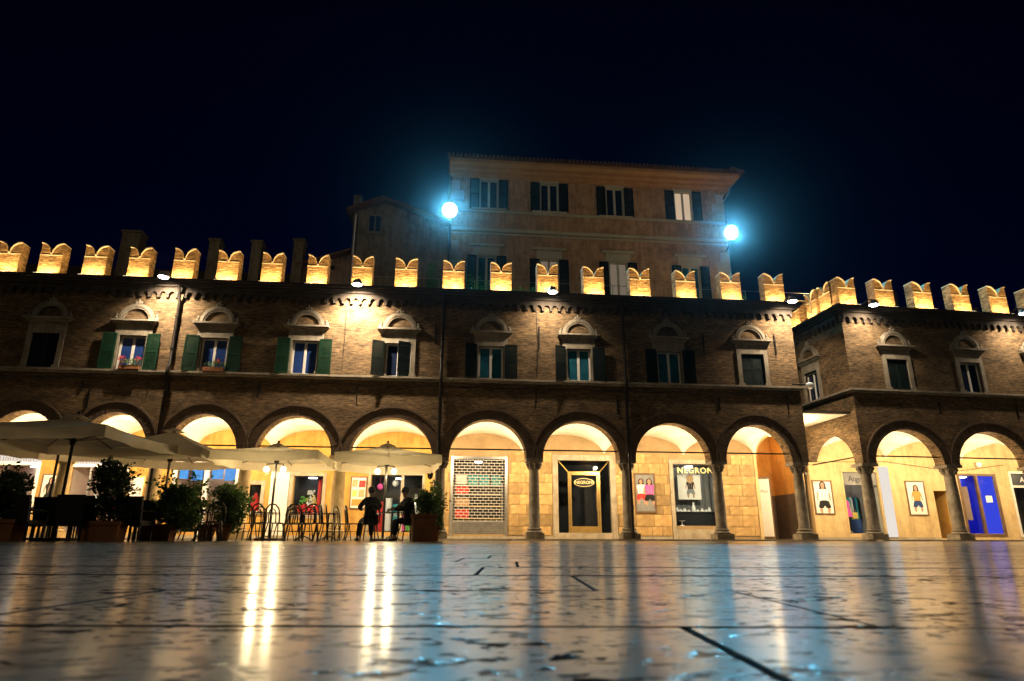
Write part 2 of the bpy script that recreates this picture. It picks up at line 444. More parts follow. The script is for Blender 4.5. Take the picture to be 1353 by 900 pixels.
# ------------------------------------------------------------------ mesh helpers
class MB:
    """collects simple solids and links them as ONE mesh object"""

    def __init__(s, xf=None):
        s.v, s.f, s.m, s.xf = [], [], [], xf

    def add(s, vs, fs, mi=0):
        o = len(s.v)
        s.v += [tuple(p) for p in vs]
        s.f += [tuple(i + o for i in f) for f in fs]
        s.m += [mi] * len(fs)
        return s

    def box(s, x0, x1, y0, y1, z0, z1, mi=0, bev=0.0):
        if bev:
            b = min(bev, (x1 - x0) / 2.2, (z1 - z0) / 2.2)
            vs = [(x0, y1, z0), (x1, y1, z0), (x1, y1, z1), (x0, y1, z1),
                  (x0, y0 + b, z0), (x1, y0 + b, z0), (x1, y0 + b, z1), (x0, y0 + b, z1),
                  (x0 + b, y0, z0 + b), (x1 - b, y0, z0 + b), (x1 - b, y0, z1 - b), (x0 + b, y0, z1 - b)]
            fs = [(0, 1, 2, 3), (0, 4, 5, 1), (1, 5, 6, 2), (2, 6, 7, 3), (3, 7, 4, 0),
                  (4, 8, 9, 5), (5, 9, 10, 6), (6, 10, 11, 7), (7, 11, 8, 4), (8, 11, 10, 9)]
            return s.add(vs, fs, mi)
        vs = [(x, y, z) for z in (z0, z1) for y in (y0, y1) for x in (x0, x1)]
        return s.add(vs, [(0, 2, 3, 1), (4, 5, 7, 6), (0, 1, 5, 4), (2, 6, 7, 3), (0, 4, 6, 2), (1, 3, 7, 5)], mi)

    def tube(s, pts, r, n=6, mi=0, cap=True):
        pts = [Vector(p) for p in pts]
        rs = r if isinstance(r, (list, tuple)) else [r] * len(pts)
        rings = []
        prev = None
        for i, p in enumerate(pts):
            a = pts[max(i - 1, 0)]
            b = pts[min(i + 1, len(pts) - 1)]
            t = (b - a)
            t = t.normalized() if t.length > 1e-9 else Vector((0, 0, 1))
            u = prev - t * prev.dot(t) if prev is not None else t.orthogonal()
            if u.length < 1e-6:
                u = t.orthogonal()
            u.normalize()
            prev = u
            w = t.cross(u)
            rings.append([p + (u * math.cos(2 * math.pi * k / n) + w * math.sin(2 * math.pi * k / n)) * rs[i] for k in range(n)])
        vs = [q for rg in rings for q in rg]
        fs = []
        for i in range(len(pts) - 1):
            for k in range(n):
                fs.append((i * n + k, i * n + (k + 1) % n, (i + 1) * n + (k + 1) % n, (i + 1) * n + k))
        if cap:
            fs.append(tuple(range(n - 1, -1, -1)))
            fs.append(tuple(range((len(pts) - 1) * n, len(pts) * n)))
        return s.add(vs, fs, mi)

    def lathe(s, prof, c=(0, 0, 0), n=16, mi=0, cap=True):
        """profile of (radius, z) about a vertical axis"""
        vs = []
        for (r, z) in prof:
            for k in range(n):
                a = 2 * math.pi * (k + .5) / n
                vs.append((c[0] + r * math.cos(a), c[1] + r * math.sin(a), c[2] + z))
        fs = []
        for i in range(len(prof) - 1):
            for k in range(n):
                fs.append((i * n + k, i * n + (k + 1) % n, (i + 1) * n + (k + 1) % n, (i + 1) * n + k))
        if cap:
            fs.append(tuple(range(n - 1, -1, -1)))
            fs.append(tuple(range((len(prof) - 1) * n, len(prof) * n)))
        return s.add(vs, fs, mi)

    def prism(s, poly, y0, y1, mi=0):
        """polygon in the x-z plane pushed along y"""
        n = len(poly)
        vs = [(x, y0, z) for x, z in poly] + [(x, y1, z) for x, z in poly]
        fs = [tuple(range(n)), tuple(range(2 * n - 1, n - 1, -1))]
        fs += [(i, i + n, (i + 1) % n + n, (i + 1) % n) for i in range(n)]
        return s.add(vs, fs, mi)

    def strip(s, a, b, y0, y1, mi=0):
        """solid band between two equally long x-z polylines, from y0 (front) to y1"""
        n = len(a)
        vs = [(x, y0, z) for x, z in a] + [(x, y0, z) for x, z in b] + [(x, y1, z) for x, z in a] + [(x, y1, z) for x, z in b]
        fs = []
        for i in range(n - 1):
            fs += [(i, i + 1, n + i + 1, n + i), (2 * n + i, 3 * n + i, 3 * n + i + 1, 2 * n + i + 1),
                   (i, 2 * n + i, 2 * n + i + 1, i + 1), (n + i, n + i + 1, 3 * n + i + 1, 3 * n + i)]
        fs += [(0, n, 3 * n, 2 * n), (n - 1, 3 * n - 1, 4 * n - 1, 2 * n - 1)]
        return s.add(vs, fs, mi)

    def ball(s, c, r, n=10, m=7, mi=0):
        rx, ry, rz = r if isinstance(r, (list, tuple)) else (r, r, r)
        vs = [(c[0], c[1], c[2] - rz)]
        for i in range(1, m):
            t = -math.pi / 2 + math.pi * i / m
            for k in range(n):
                a = 2 * math.pi * k / n
                vs.append((c[0] + rx * math.cos(t) * math.cos(a), c[1] + ry * math.cos(t) * math.sin(a), c[2] + rz * math.sin(t)))
        vs.append((c[0], c[1], c[2] + rz))
        fs = [(0, 1 + (k + 1) % n, 1 + k) for k in range(n)]
        for i in range(m - 2):
            for k in range(n):
                fs.append((1 + i * n + k, 1 + i * n + (k + 1) % n, 1 + (i + 1) * n + (k + 1) % n, 1 + (i + 1) * n + k))
        L = len(vs) - 1
        fs += [(L, 1 + (m - 2) * n + k, 1 + (m - 2) * n + (k + 1) % n) for k in range(n)]
        return s.add(vs, fs, mi)

    def build(s, name, mats, parent=None, smooth=False, loc=None, rot=None):
        me = bpy.data.meshes.new(name)
        vs = [s.xf(*p) for p in s.v] if s.xf else s.v
        me.from_pydata(vs, [], s.f)
        for m in (mats if isinstance(mats, (list, tuple)) else [mats]):
            me.materials.append(M[m] if isinstance(m, str) else m)
        if any(s.m):
            me.polygons.foreach_set('material_index', s.m)
        if smooth:
            me.polygons.foreach_set('use_smooth', [True] * len(s.f))
            try:
                me.set_sharp_from_angle(angle=R(40))
            except Exception:
                pass
        me.update()
        o = bpy.data.objects.new(name, me)
        COL.objects.link(o)
        if parent:
            o.parent = parent
        if loc is not None:
            o.location = loc
        if rot is not None:
            o.rotation_euler = rot
        return o


def tag(o, label, cat, group=None):
    o['label'] = label
    o['category'] = cat
    if group:
        o['group'] = group
    return o


def thing(name, label, cat, loc=(0, 0, 0), rz=0.0, group=None):
    o = bpy.data.objects.new(name, None)
    o.empty_display_size = 0.2
    COL.objects.link(o)
    o.location = loc
    o.rotation_euler = (0, 0, rz)
    return tag(o, label, cat, group)


def copy_tree(o, parent=None):
    c = o.copy()
    COL.objects.link(c)
    if parent is not None:
        c.parent = parent
    for ch in list(o.children):
        copy_tree(ch, c)
    return c


def lamp(kind, name, parent, loc, power, color, size=0.1, direction=None, spot=None, blend=0.6, size_y=None):
    L = bpy.data.lights.new(name, kind)
    L.energy = power
    L.color = color
    if kind == 'AREA':
        L.shape = 'RECTANGLE'
        L.size = size
        L.size_y = size_y or size
    else:
        L.shadow_soft_size = size
    if kind == 'SPOT':
        L.spot_size = spot
        L.spot_blend = blend
    o = bpy.data.objects.new(name, L)
    COL.objects.link(o)
    o.parent = parent
    o.location = loc
    if direction is not None:
        o.rotation_euler = Vector(direction).to_track_quat('-Z', 'Y').to_euler()
    return o


def text_mesh(name, body, size, mat, parent, loc, rz=0.0, spacing=1.0, extrude=0.008, width=None):
    cu = bpy.data.curves.new(name, 'FONT')
    cu.body = body
    cu.size = size
    cu.align_x = 'CENTER'
    cu.align_y = 'CENTER'
    cu.extrude = extrude
    cu.space_character = spacing
    cu.resolution_u = 3
    cu.materials.append(M[mat])
    tmp = bpy.data.objects.new(name, cu)
    COL.objects.link(tmp)
    me = bpy.data.meshes.new_from_object(tmp.evaluated_get(bpy.context.evaluated_depsgraph_get()))
    bpy.data.objects.remove(tmp)
    if not me.materials:
        me.materials.append(M[mat])
    o = bpy.data.objects.new(name, me)
    COL.objects.link(o)
    o.parent = parent
    o.location = loc
    o.rotation_euler = (R(90), 0, rz)
    return o


def holes_wall(mb, x0, x1, z0, z1, y0, y1, holes, mi=0):
    """wall slab with rectangular openings, butted boxes"""
    xs = sorted({x0, x1, *[min(max(h[0], x0), x1) for h in holes], *[min(max(h[1], x0), x1) for h in holes]})
    for a, b in zip(xs[:-1], xs[1:]):
        if b - a < 1e-5:
            continue
        c = (a + b) / 2
        cuts = sorted([(h[2], h[3]) for h in holes if h[0] < c < h[1]])
        z = z0
        for lo, hi in cuts:
            if lo > z + 1e-5:
                mb.box(a, b, y0, y1, z, lo, mi)
            z = max(z, hi)
        if z < z1 - 1e-5:
            mb.box(a, b, y0, y1, z, z1, mi)


def arc(cx, cz, rx, rz, n, a0=180.0, a1=0.0):
    return [(cx + rx * math.cos(R(a0 + (a1 - a0) * i / n)), cz + rz * math.sin(R(a0 + (a1 - a0) * i / n))) for i in range(n + 1)]


# ------------------------------------------------------------------ frames of the two arcades
def frame(o, k):
    a = math.atan(k)
    return Vector((o[0], o[1], 0)), a, Vector((math.cos(a), math.sin(a), 0)), Vector((-math.sin(a), math.cos(a), 0))


FM = frame((0.0, 25.0), 0.10)
_o = FM[0] + FM[2] * 14.183
FR = frame((_o.x, _o.y), 0.15)


def at(fr, x, y, z=0.0):
    p = fr[0] + fr[2] * x + fr[3] * y
    return Vector((p.x, p.y, z))


# ------------------------------------------------------------------ the ground
SLAB_W, SLAB_D, JT = 0.96, 0.47, 0.0055
NX, ROW0, ROW1 = 8, -2, 17
ga = 0.0
ground = MB()
G = 150.0
gx0, gx1, gy0, gy1 = -NX * SLAB_W, NX * SLAB_W, ROW0 * SLAB_D, ROW1 * SLAB_D
ground.add([(-G, -G, 0), (G, -G, 0), (G, gy0, 0), (-G, gy0, 0)], [(0, 1, 2, 3)])
ground.add([(-G, gy1, 0), (G, gy1, 0), (G, G, 0), (-G, G, 0)], [(0, 1, 2, 3)])
ground.add([(-G, gy0, 0), (gx0, gy0, 0), (gx0, gy1, 0), (-G, gy1, 0)], [(0, 1, 2, 3)])
ground.add([(gx1, gy0, 0), (G, gy0, 0), (G, gy1, 0), (gx1, gy1, 0)], [(0, 1, 2, 3)])
ground.add([(gx0, gy0, -0.012), (gx1, gy0, -0.012), (gx1, gy1, -0.012), (gx0, gy1, -0.012)], [(0, 1, 2, 3)], 1)
g = ground.build('piazza_ground', ['paving', 'joint'], None, loc=(0.173, 0.71, 0), rot=(0, 0, ga))
g['kind'] = 'structure'
slab_meshes = []
for k in range(5):
    mb = MB()
    rr = random.Random(k)
    b = 0.003
    w, d = SLAB_W - JT, SLAB_D - JT * .5
    t = [rr.uniform(-0.0009, 0.0006) for _ in range(4)]
    top = [(b, b, t[0]), (w - b, b, t[1]), (w - b, d - b, t[2]), (b, d - b, t[3])]
    rim = [(0, 0, -0.002), (w, 0, -0.002), (w, d, -0.002), (0, d, -0.002)]
    low = [(0, 0, -0.03), (w, 0, -0.03), (w, d, -0.03), (0, d, -0.03)]
    mb.add(top, [(0, 1, 2, 3)])
    mb.add(top + rim + low, [(i, i + 4, (i + 1) % 4 + 4, (i + 1) % 4) for i in range(4)]
           + [(i + 4, i + 8, (i + 1) % 4 + 8, (i + 1) % 4 + 4) for i in range(4)], 1)
    o = mb.build('paving_slab', ['paving', 'joint'], g)
    slab_meshes.append(o)
first = list(slab_meshes)
for j in range(ROW0, ROW1):
    off = 0.0 if j == -1 else ((j % 2) * 0.5 + 0.13 * ((j * 7) % 5) + 0.21) * SLAB_W
    off = off % SLAB_W
    for i in range(-NX, NX):
        x = i * SLAB_W + off
        if x + SLAB_W > gx1:
            continue
        y = j * SLAB_D
        # only what the frame and a step to the side can see
        if abs(x + 0.6) > 0.95 * (y + 1.6) + 2.0:
            continue
        src = random.choice(slab_meshes)
        if first:
            o = first.pop()
        else:
            o = src.copy()
            COL.objects.link(o)
        o.location = (x + JT / 2, y + JT / 4, random.uniform(-0.0006, 0.0003))
# everything of the recessed bed not covered by slabs
fill = MB()
for j in range(ROW0, ROW1):
    off = (0.0 if j == -1 else ((j % 2) * 0.5 + 0.13 * ((j * 7) % 5) + 0.21) * SLAB_W) % SLAB_W
    xs = [i * SLAB_W + off for i in range(-NX, NX) if i * SLAB_W + off + SLAB_W <= gx1 and not abs(i * SLAB_W + off + 0.6) > 0.95 * (j * SLAB_D + 1.6) + 2.0]
    for a, b in ((gx0, min(xs) - JT / 2), (max(xs) + SLAB_W + JT / 2, gx1)):
        if b > a:
            y = j * SLAB_D
            fill.add([(a, y, -0.001), (b, y, -0.001), (b, y + SLAB_D, -0.001), (a, y + SLAB_D, -0.001)], [(0, 1, 2, 3)])
fill.build('paving_border', 'paving', g)

# ------------------------------------------------------------------ arcaded brick buildings
SPRING, STR0, STR1 = 3.0, 5.90, 6.05
CORN0, CORN1 = 9.36, 9.65


def arcade_wall(mb, edges, arches, y0, y1, z1):
    """lower wall above the capitals: arches = [(centre, half width, rise)] between edges x0..x1"""
    x = edges[0]
    n = 24
    for (c, hw, rise) in arches:
        if c - hw > x:
            mb.box(x, c - hw, y0, y1, SPRING, z1)
        a = arc(c, SPRING, hw, rise, n)
        b = [(p[0], z1) for p in a]
        mb.strip(a, b, y0, y1)
        x = c + hw
    if edges[1] > x:
        mb.box(x, edges[1], y0, y1, SPRING, z1)


def archivolt(parent, c, hw, rise, xf=None, y=0.0):
    rnd = random.Random(int(c * 100))
    mb = MB(xf)
    n = 56
    for i in range(n):
        a0, a1 = 180.0 - 180.0 * i / n, 180.0 - 180.0 * (i + 0.86) / n
        p = arc(c, SPRING, hw + 0.003, rise + 0.003, 1, a0, a1)
        q = arc(c, SPRING, hw + 0.36, rise + 0.36, 1, a0, a1)
        mb.strip(p, q, y - 0.022 - rnd.uniform(0, 0.014), y + 0.02)
    mb.build('archivolt', 'arch_brick', parent)
    mb = MB(xf)
    p = arc(c, SPRING, hw + 0.363, rise + 0.363, 36)
    q = arc(c, SPRING, hw + 0.43, rise + 0.43, 36)
    mb.strip(p, q, y - 0.085, y + 0.02)
    mb.build('hood_mould', 'arch_brick', parent, smooth=False)


def column(parent, x, y, r=0.2, plinth_z=0.06, mat='column'):
    c = MB()
    c.lathe([(r * 1.06, 0.46), (r * 1.06, 0.52), (r * 1.0, 0.55), (r * 1.02, 1.2), (r * 0.97, 2.0), (r * 0.88, 2.55), (r * .95, 2.57), (r * .95, 2.6)], (x, y, 0), 18)
    o = c.build('column', mat, parent, smooth=True)
    b = MB()
    w = 0.335
    b.box(x - w, x + w, y - w, y + w, plinth_z, 0.27)
    b.lathe([(0.30, 0.27), (0.325, 0.30), (0.30, 0.34), (0.25, 0.36), (0.25, 0.38), (0.28, 0.41), (0.26, 0.45), (0.22, 0.46)], (x, y, 0), 18)
    b.build('column_base', mat, o, smooth=True)
    k = MB()
    k.lathe([(r * .9, 2.6), (r * .98, 2.66), (r * 1.02, 2.75), (r * 1.22, 2.83), (r * 1.42, 2.88)], (x, y, 0), 16)
    for i in range(8):          # leaves of the capital
        a = 2 * math.pi * i / 8
        dx, dy = math.cos(a), math.sin(a)
        k.tube([(x + dx * r * .93, y + dy * r * .93, 2.62), (x + dx * r * 1.12, y + dy * r * 1.12, 2.74), (x + dx * r * 1.45, y + dy * r * 1.45, 2.83), (x + dx * r * 1.5, y + dy * r * 1.5, 2.79)], [0.05, 0.055, 0.045, 0.02], 5)
    w = r * 1.55
    k.box(x - w, x + w, y - w, y + w, 2.88, 3.0)
    k.build('capital', mat, o, smooth=True)
    return o


def vault(parent, x0, x1, y0, y1, rise, z=SPRING, xf=None):
    nx, ny = 22, 22
    c, d = (x0 + x1) / 2, (y0 + y1) / 2
    hx, hy = (x1 - x0) / 2, (y1 - y0) / 2
    vs, fs = [], []
    for j in range(ny + 1):
        y = y0 + (y1 - y0) * (0.5 - 0.5 * math.cos(math.pi * j / ny))
        for i in range(nx + 1):
            x = x0 + (x1 - x0) * (0.5 - 0.5 * math.cos(math.pi * i / nx))
            a = math.sqrt(max(0, 1 - ((x - c) / hx) ** 2))
            b = math.sqrt(max(0, 1 - ((y - d) / hy) ** 2))
            t = (y - y0) / (y1 - y0)
            vs.append((x, y, z + .55 * t + (rise - .55 * t) * max(a, b)))
    for j in range(ny):
        for i in range(nx):
            q = j * (nx + 1) + i
            fs.append((q, q + 1, q + nx + 2, q + nx + 1))
    return MB(xf).add(vs, fs).build('vault', 'vault', parent, smooth=True)


def merlon(parent, x, y, xf=None, first=[None], w=0.45):
    """swallow-tail merlon standing on the cornice, lit by a narrow uplight at its foot"""
    zb, zn, zt, t = CORN1, 10.60, 11.02, 0.46
    zn += random.uniform(-.02, .015)
    zt += random.uniform(-.025, .015)
    hw, nt_ = w + random.uniform(-.012, .008), 0.03
    nr = hw - nt_
    left = [(x - hw + nr * math.cos(R(90 - 90 * i / 8)), zn + (zt - zn) * math.sin(R(90 - 90 * i / 8))) for i in range(9)]
    right = [(2 * x - px, pz) for px, pz in reversed(left)]
    top = [(px + random.uniform(-.006, .006), pz + random.uniform(-.010, .008)) for px, pz in left + right]
    mb = MB(xf)
    mb.strip([(px, zb) for px, _ in top], top, y, y + t)
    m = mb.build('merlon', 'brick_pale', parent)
    cp = MB(xf)
    low = [(px, pz + 0.002) for px, pz in top]
    up_ = [(px, pz + 0.04) for px, pz in top]
    cp.strip(low, up_, y - 0.07, y + t + 0.02)
    cp.box(x - hw - 0.004, x + hw + 0.004, y - 0.018, y + 0.01, zn - 0.05, zn - 0.015)
    cp.build('coping', 'coping', m)
    u = MB(xf)
    u.box(x - 0.40, x + 0.40, y - 0.30, y - 0.17, zb, zb + 0.05)
    u.box(x - 0.37, x + 0.37, y - 0.285, y - 0.185, zb + 0.051, zb + 0.058, 1)
    u.build('uplight', ['iron', 'lens_warm'], m)
    p = (x, y - 0.245, zb + 0.075)
    d = (0, 0.30, 1.0)
    lx = (0, 0, 0)
    if xf:
        p, d = xf(*p), xf(*d)
    L = lamp('AREA', 'uplight_lamp', m, p, W_UPLIGHT * random.uniform(.85, 1.15), AMBER, 0.72, d, size_y=0.07)
    # keep the long side of the lamp along the wall
    dv = Vector(d).normalized()
    xax = Vector(xf(1, 0, 0) if xf else (1, 0, 0))
    zax = -dv
    yax = zax.cross(xax).normalized()
    L.rotation_euler = Matrix((xax, yax, zax)).transposed().to_euler()
    return m


def corbels(parent, x0, x1, y=0.0, xf=None):
    """row of little brick arches on brackets under the cornice"""
    mb = MB(xf)
    p = 0.33
    n = int((x1 - x0) / p)
    p = (x1 - x0) / n
    for i in range(n):
        c = x0 + p * (i + .5)
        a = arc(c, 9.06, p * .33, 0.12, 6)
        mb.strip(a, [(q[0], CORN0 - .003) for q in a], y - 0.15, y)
        mb.box(c - p / 2, c - p * .33, y - 0.15, y, 9.06, CORN0 - .003)
        mb.box(c + p * .33, c + p / 2, y - 0.15, y, 9.06, CORN0 - .003)
        mb.box(c - p / 2 - p * .14, c - p / 2 + p * .14, y - 0.135, y, 8.95, 9.057)
    return mb.build('corbel_table', 'cornice', parent)


def shutter_mesh(w, h, t=0.045):
    mb = MB()
    s = 0.055
    mb.box(0, s, -t, 0, 0, h)
    mb.box(w - s, w, -t, 0, 0, h)
    for z in (0, h * .48, h - s):
        mb.box(s, w - s, -t, 0, z, z + s)
    n = int(h / 0.055)
    for i in range(n):
        z = s + (h - 2 * s) * (i + .1) / n
        mb.add([(s, -t + .004, z), (w - s, -t + .004, z), (w - s, -.006, z + .05), (s, -.006, z + .05),
                (s, -t + .004, z + .009), (w - s, -t + .004, z + .009), (w - s, -.006, z + .059), (s, -.006, z + .059)],
               [(0, 1, 2, 3), (4, 7, 6, 5), (0, 4, 5, 1), (2, 6, 7, 3)])
    return mb


def window(parent, c, pane='blueglass', left='open', right='open', xf=None, mat='shutter', zs=6.05):
    """arched renaissance window: surround, hood, lunette, casement, louvred shutters"""
    hw, zo = 0.49, 7.40
    mb = MB(xf)
    for s in (-1, 1):
        mb.box(c + s * hw if s > 0 else c - hw - .17, c + hw + .17 if s > 0 else c - hw, -.07, .2, zs, zo)
        mb.box(c + s * (hw + .07) - .13, c + s * (hw + .07) + .13, -.085, -.072, zs, zs + .12)
    mb.box(c - hw - .17, c + hw + .17, -.07, .2, zo, 7.55)
    mb.box(c - .66, c + .66, -.05, .1, 7.552, 7.80)
    o = mb.build('window', 'trim', parent)
    hd = MB(xf)
    hd.box(c - .70, c + .70, -.11, .1, 7.80, 7.86)
    hd.box(c - .77, c + .77, -.17, .1, 7.862, 7.93)
    hd.box(c - .85, c + .85, -.24, .1, 7.932, 8.00)
    hd.build('window_hood', 'trim', o)
    lu = MB(xf)
    lu.strip(arc(c, 8.002, .46, .46, 20), arc(c, 8.002, .66, .66, 20), -.09, .02)
    lu.strip(arc(c, 8.002, .53, .53, 20), arc(c, 8.002, .58, .58, 20), -.115, -.088)
    # ornament: leaf finial and side scrolls
    for dx, dz in ((0, .78), (-.09, .72), (.09, .72)):
        lu.ball((c + dx, -.05, 8.0 + dz), (.055, .045, .06), 7, 5)
    lu.tube([(c, -.05, 8.64), (c, -.05, 8.86)], [.05, .02], 6)
    for s in (-1, 1):
        lu.ball((c + s * .74, -.05, 8.09), (.075, .05, .075), 8, 6)
        lu.ball((c + s * .72, -.05, 8.21), (.04, .04, .055), 7, 5)
    lu.build('lunette_arch', 'trim', o)
    tp = MB(xf)
    a = arc(c, 8.002, .46, .46, 16)
    tp.strip([(p[0], 8.002) for p in a][1:-1], a[1:-1], .02, .1)
    tp.build('lunette_panel', 'arch_brick', o)
    closed = left == 'closed'
    if not closed:
        fr = MB(xf)
        y0, y1 = .10, .15
        for (x0, x1, z0, z1) in ((c - hw, c - hw + .07, zs, zo), (c + hw - .07, c + hw, zs, zo), (c - .05, c + .05, zs, zo),
                                 (c - hw + .07, c - .05, zo - .07, zo), (c + .05, c + hw - .07, zo - .07, zo),
                                 (c - hw + .07, c - .05, zs, zs + .08), (c + .05, c + hw - .07, zs, zs + .08)):
            fr.box(x0, x1, y0, y1, z0, z1)
        fr.build('casement_frame', 'whitewood', o)
        for s in (-1, 1):
            pn = MB(xf)
            a, b = sorted((c + s * .052, c + s * (hw - .072)))
            pn.box(a, b, .118, .13, zs + .08, zo - .07)
            pn.build('pane', pane, o)
    base = shutter_mesh(.50 if not closed else hw - .005, 1.40 if not closed else 1.34)
    for s, st in ((-1, left), (1, right)):
        if st == 'none':
            continue
        sh = MB(xf)
        ang = random.random()
        for p, in zip(base.v):
            x, y, z = p
            if closed:
                q = (x if s > 0 else -x, y + .06, z + zs + .005)
                q = (c + q[0] + s * .0025, q[1], q[2])
            elif st == 'open':
                q = (c + s * (hw + .06 + x * (1 - .12 * ang)), y - .09 - x * .35 * ang, z + zs + .01)
            else:           # half shut, standing out from the wall over the pane
                q = (c + s * (hw - .02 - x * .94), y - .02 - x * .28, z + zs + .01)
            sh.v.append(q)
        sh.f, sh.m = list(base.f), list(base.m)
        sh.build('shutter', mat, o)
    return o


def recess(parent, x0, x1, z0, z1, depth, mat, y=4.0, name='shop_interior', lit=None, floor=None):
    mb = MB()
    y1 = y + depth
    mb.add([(x0, y1, z0), (x1, y1, z0), (x1, y1, z1), (x0, y1, z1)], [(0, 1, 2, 3)])
    mb.add([(x0, y, z0), (x0, y1, z0), (x0, y1, z1), (x0, y, z1)], [(0, 1, 2, 3)])
    mb.add([(x1, y, z0), (x1, y1, z0), (x1, y1, z1), (x1, y, z1)], [(0, 1, 2, 3)])
    mb.add([(x0, y, z0), (x1, y, z0), (x1, y1, z0), (x0, y1, z0)], [(0, 1, 2, 3)])
    mb.add([(x0, y, z1), (x1, y, z1), (x1, y1, z1), (x0, y1, z1)], [(0, 1, 2, 3)])
    o = mb.build(name, mat, parent)
    if lit:
        p = MB()
        c_ = (x0 + x1) / 2
        p.box(c_ - .16, c_ + .16, y1 - .42, y1 - .2, z1 - .05, z1 - .02)
        p.build('ceiling_panel', lit, o)
    return o


def frame_rect(mb, x0, x1, z0, z1, w, y0, y1, mi=0, bottom=True):
    mb.box(x0, x0 + w, y0, y1, z0, z1, mi)
    mb.box(x1 - w, x1, y0, y1, z0, z1, mi)
    mb.box(x0 + w, x1 - w, y0, y1, z1 - w, z1, mi)
    if bottom:
        mb.box(x0 + w, x1 - w, y0, y1, z0, z0 + w, mi)


def sconce(parent, x, y, z=3.35, d=1):
    """wall lantern on the portico side of a column, below the vault"""
    mb = MB()
    mb.lathe([(.03, -.16), (.09, -.13), (.11, 0), (.06, .06), (.02, .12)], (x, y, z), 10)
    mb.tube([(x, y - d * .42, z - .1), (x, y - d * .2, z - .18), (x, y, z - .14)], .015, 5)
    o = mb.build('wall_lantern', 'iron', parent, smooth=True)
    b = MB()
    b.lathe([(.085, -.11), (.10, 0), (.09, .05)], (x, y + d * .03, z), 10)
    b.build('lantern_glass', 'lens_warm', o, smooth=True)
    lamp('POINT', 'lantern_lamp', o, (x, y + d * .22, z - .02), W_SCONCE, WARM, .09)


def wall_anchor(parent, x, z0, z1, xf=None):
    mb = MB(xf)
    mb.box(x - .022, x + .022, -.05, .01, z0, z1)
    mb.box(x - .04, x + .04, -.055, .01, (z0 + z1) / 2 + .1, (z0 + z1) / 2 + .16)
    mb.build('wall_anchor', 'iron', parent)


def drainpipe(parent, x, z1=9.3, z0=0.1, kink=False):
    mb = MB()
    pts = [(x, -.12, z0), (x, -.12, 5.7), (x, -.24, 5.85), (x, -.24, 6.15), (x, -.12, 6.3), (x, -.12, z1 - .5), (x, -.30, z1 - .15), (x, -.40, z1 + .1)]
    mb.tube(pts, .062, 8)
    for z in (1.2, 2.6, 4.4, 5.3, 6.9, 8.2):
        mb.lathe([(.085, -.03), (.085, .03)], (x, -.12, z), 8)
    mb.build('drainpipe', 'pipe', parent, smooth=True)


# ---- the long arcade
main = thing('arcaded_building', 'long brown brick arcade with nine arched windows, swallowtail merlons and lit portico', 'building', FM[0], FM[1])
COLX = [-22.35, -19.22, -16.05, -12.97, -9.82, -6.42, -2.70, .885, 4.52, 8.17, 11.52]
XL, XR = -22.7, 11.9
arches = []
for a, b in zip(COLX[:-1], COLX[1:]):
    hw = (b - a) / 2 - .32
    arches.append(((a + b) / 2, hw, 1.46))
wl = MB()
arcade_wall(wl, (XL, XR), arches, 0.0, .55, STR0)
WIN = [-20.65, -17.5, -14.4, -11.42, -8.04, -4.47, -.84, 2.70, 6.44, 9.98]
holes_wall(wl, XL, XR, STR1, CORN0, 0.0, .45, [(c - .49, c + .49, STR1 - 1, 7.40) for c in WIN])
wl.box(XR - .35, XR, .56, 9.0, 4.78, CORN0)           # the end wall on the lane
wl.build('wall', 'brick', main)
mb = MB()
mb.box(XL, XR + .08, -.11, .5, STR0 + .002, STR0 + .07)
mb.box(XL, XR + .14, -.17, .5, STR0 + .072, STR1)
mb.build('string_course', 'trim', main)
for (c, hw, rise) in arches:
    archivolt(main, c, hw, rise)
corbels(main, XL, XR)
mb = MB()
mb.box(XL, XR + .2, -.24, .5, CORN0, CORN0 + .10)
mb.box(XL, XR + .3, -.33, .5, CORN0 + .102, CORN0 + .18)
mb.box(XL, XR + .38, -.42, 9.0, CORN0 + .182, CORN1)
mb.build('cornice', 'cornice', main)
for x in COLX:
    column(main, x, .28, .235 if x < -3 else .205, mat='column_lit' if x < -3 else 'column')
BAYS = list(zip(COLX[:-1], COLX[1:]))
YB = 3.8
for a, b in BAYS:
    vault(main, a, b, .55, YB + .02, 1.52)
for (c, hw, rise) in arches:
    mb = MB()
    mb.tube([(c - hw - .05, .27, 3.35), (c + hw + .05, .27, 3.35)], .028, 6)
    mb.build('tie_rod', 'iron', main)
for x in COLX[1:]:
    p_ = at(FM, x, .98)
    sconce(main, x + .7 * (p_.x / p_.y + .1), .98)
# windows
styles = [('nightglass', 'open', 'open'), ('nightglass', 'closed', 'closed'), ('blueglass', 'open', 'open'), ('blueglass', 'open', 'open'),
          ('blueglass', 'open', 'open'), ('nightglass', 'open', 'half'), ('tealglass', 'open', 'open'), ('tealglass', 'open', 'open'),
          ('tealglass', 'open', 'open'), ('nightglass', 'closed', 'closed')]
for c, (pn, l, r) in zip(WIN, styles):
    window(main, c, pn, l, r, mat='shutter' if c < -5 and l != 'closed' else 'shutter_dark')
for x, z0, z1 in ((-15.9, 5.2, 5.65), (-9.6, 5.1, 5.7), (-5.95, 5.1, 5.7), (1.1, 7.35, 8.3), (.95, 5.1, 5.7), (-3.05, 7.45, 8.3), (7.95, 7.3, 8.2), (11.05, 7.4, 8.3), (-15.6, 4.6, 5.3), (-18.9, 5.0, 5.6), (4.2, 4.8, 5.5), (8.4, 5.0, 5.6), (11.3, 5.1, 5.7)):
    wall_anchor(main, x, z0, z1)
for x in (-12.9, -2.78, 4.55):
    drainpipe(main, x)
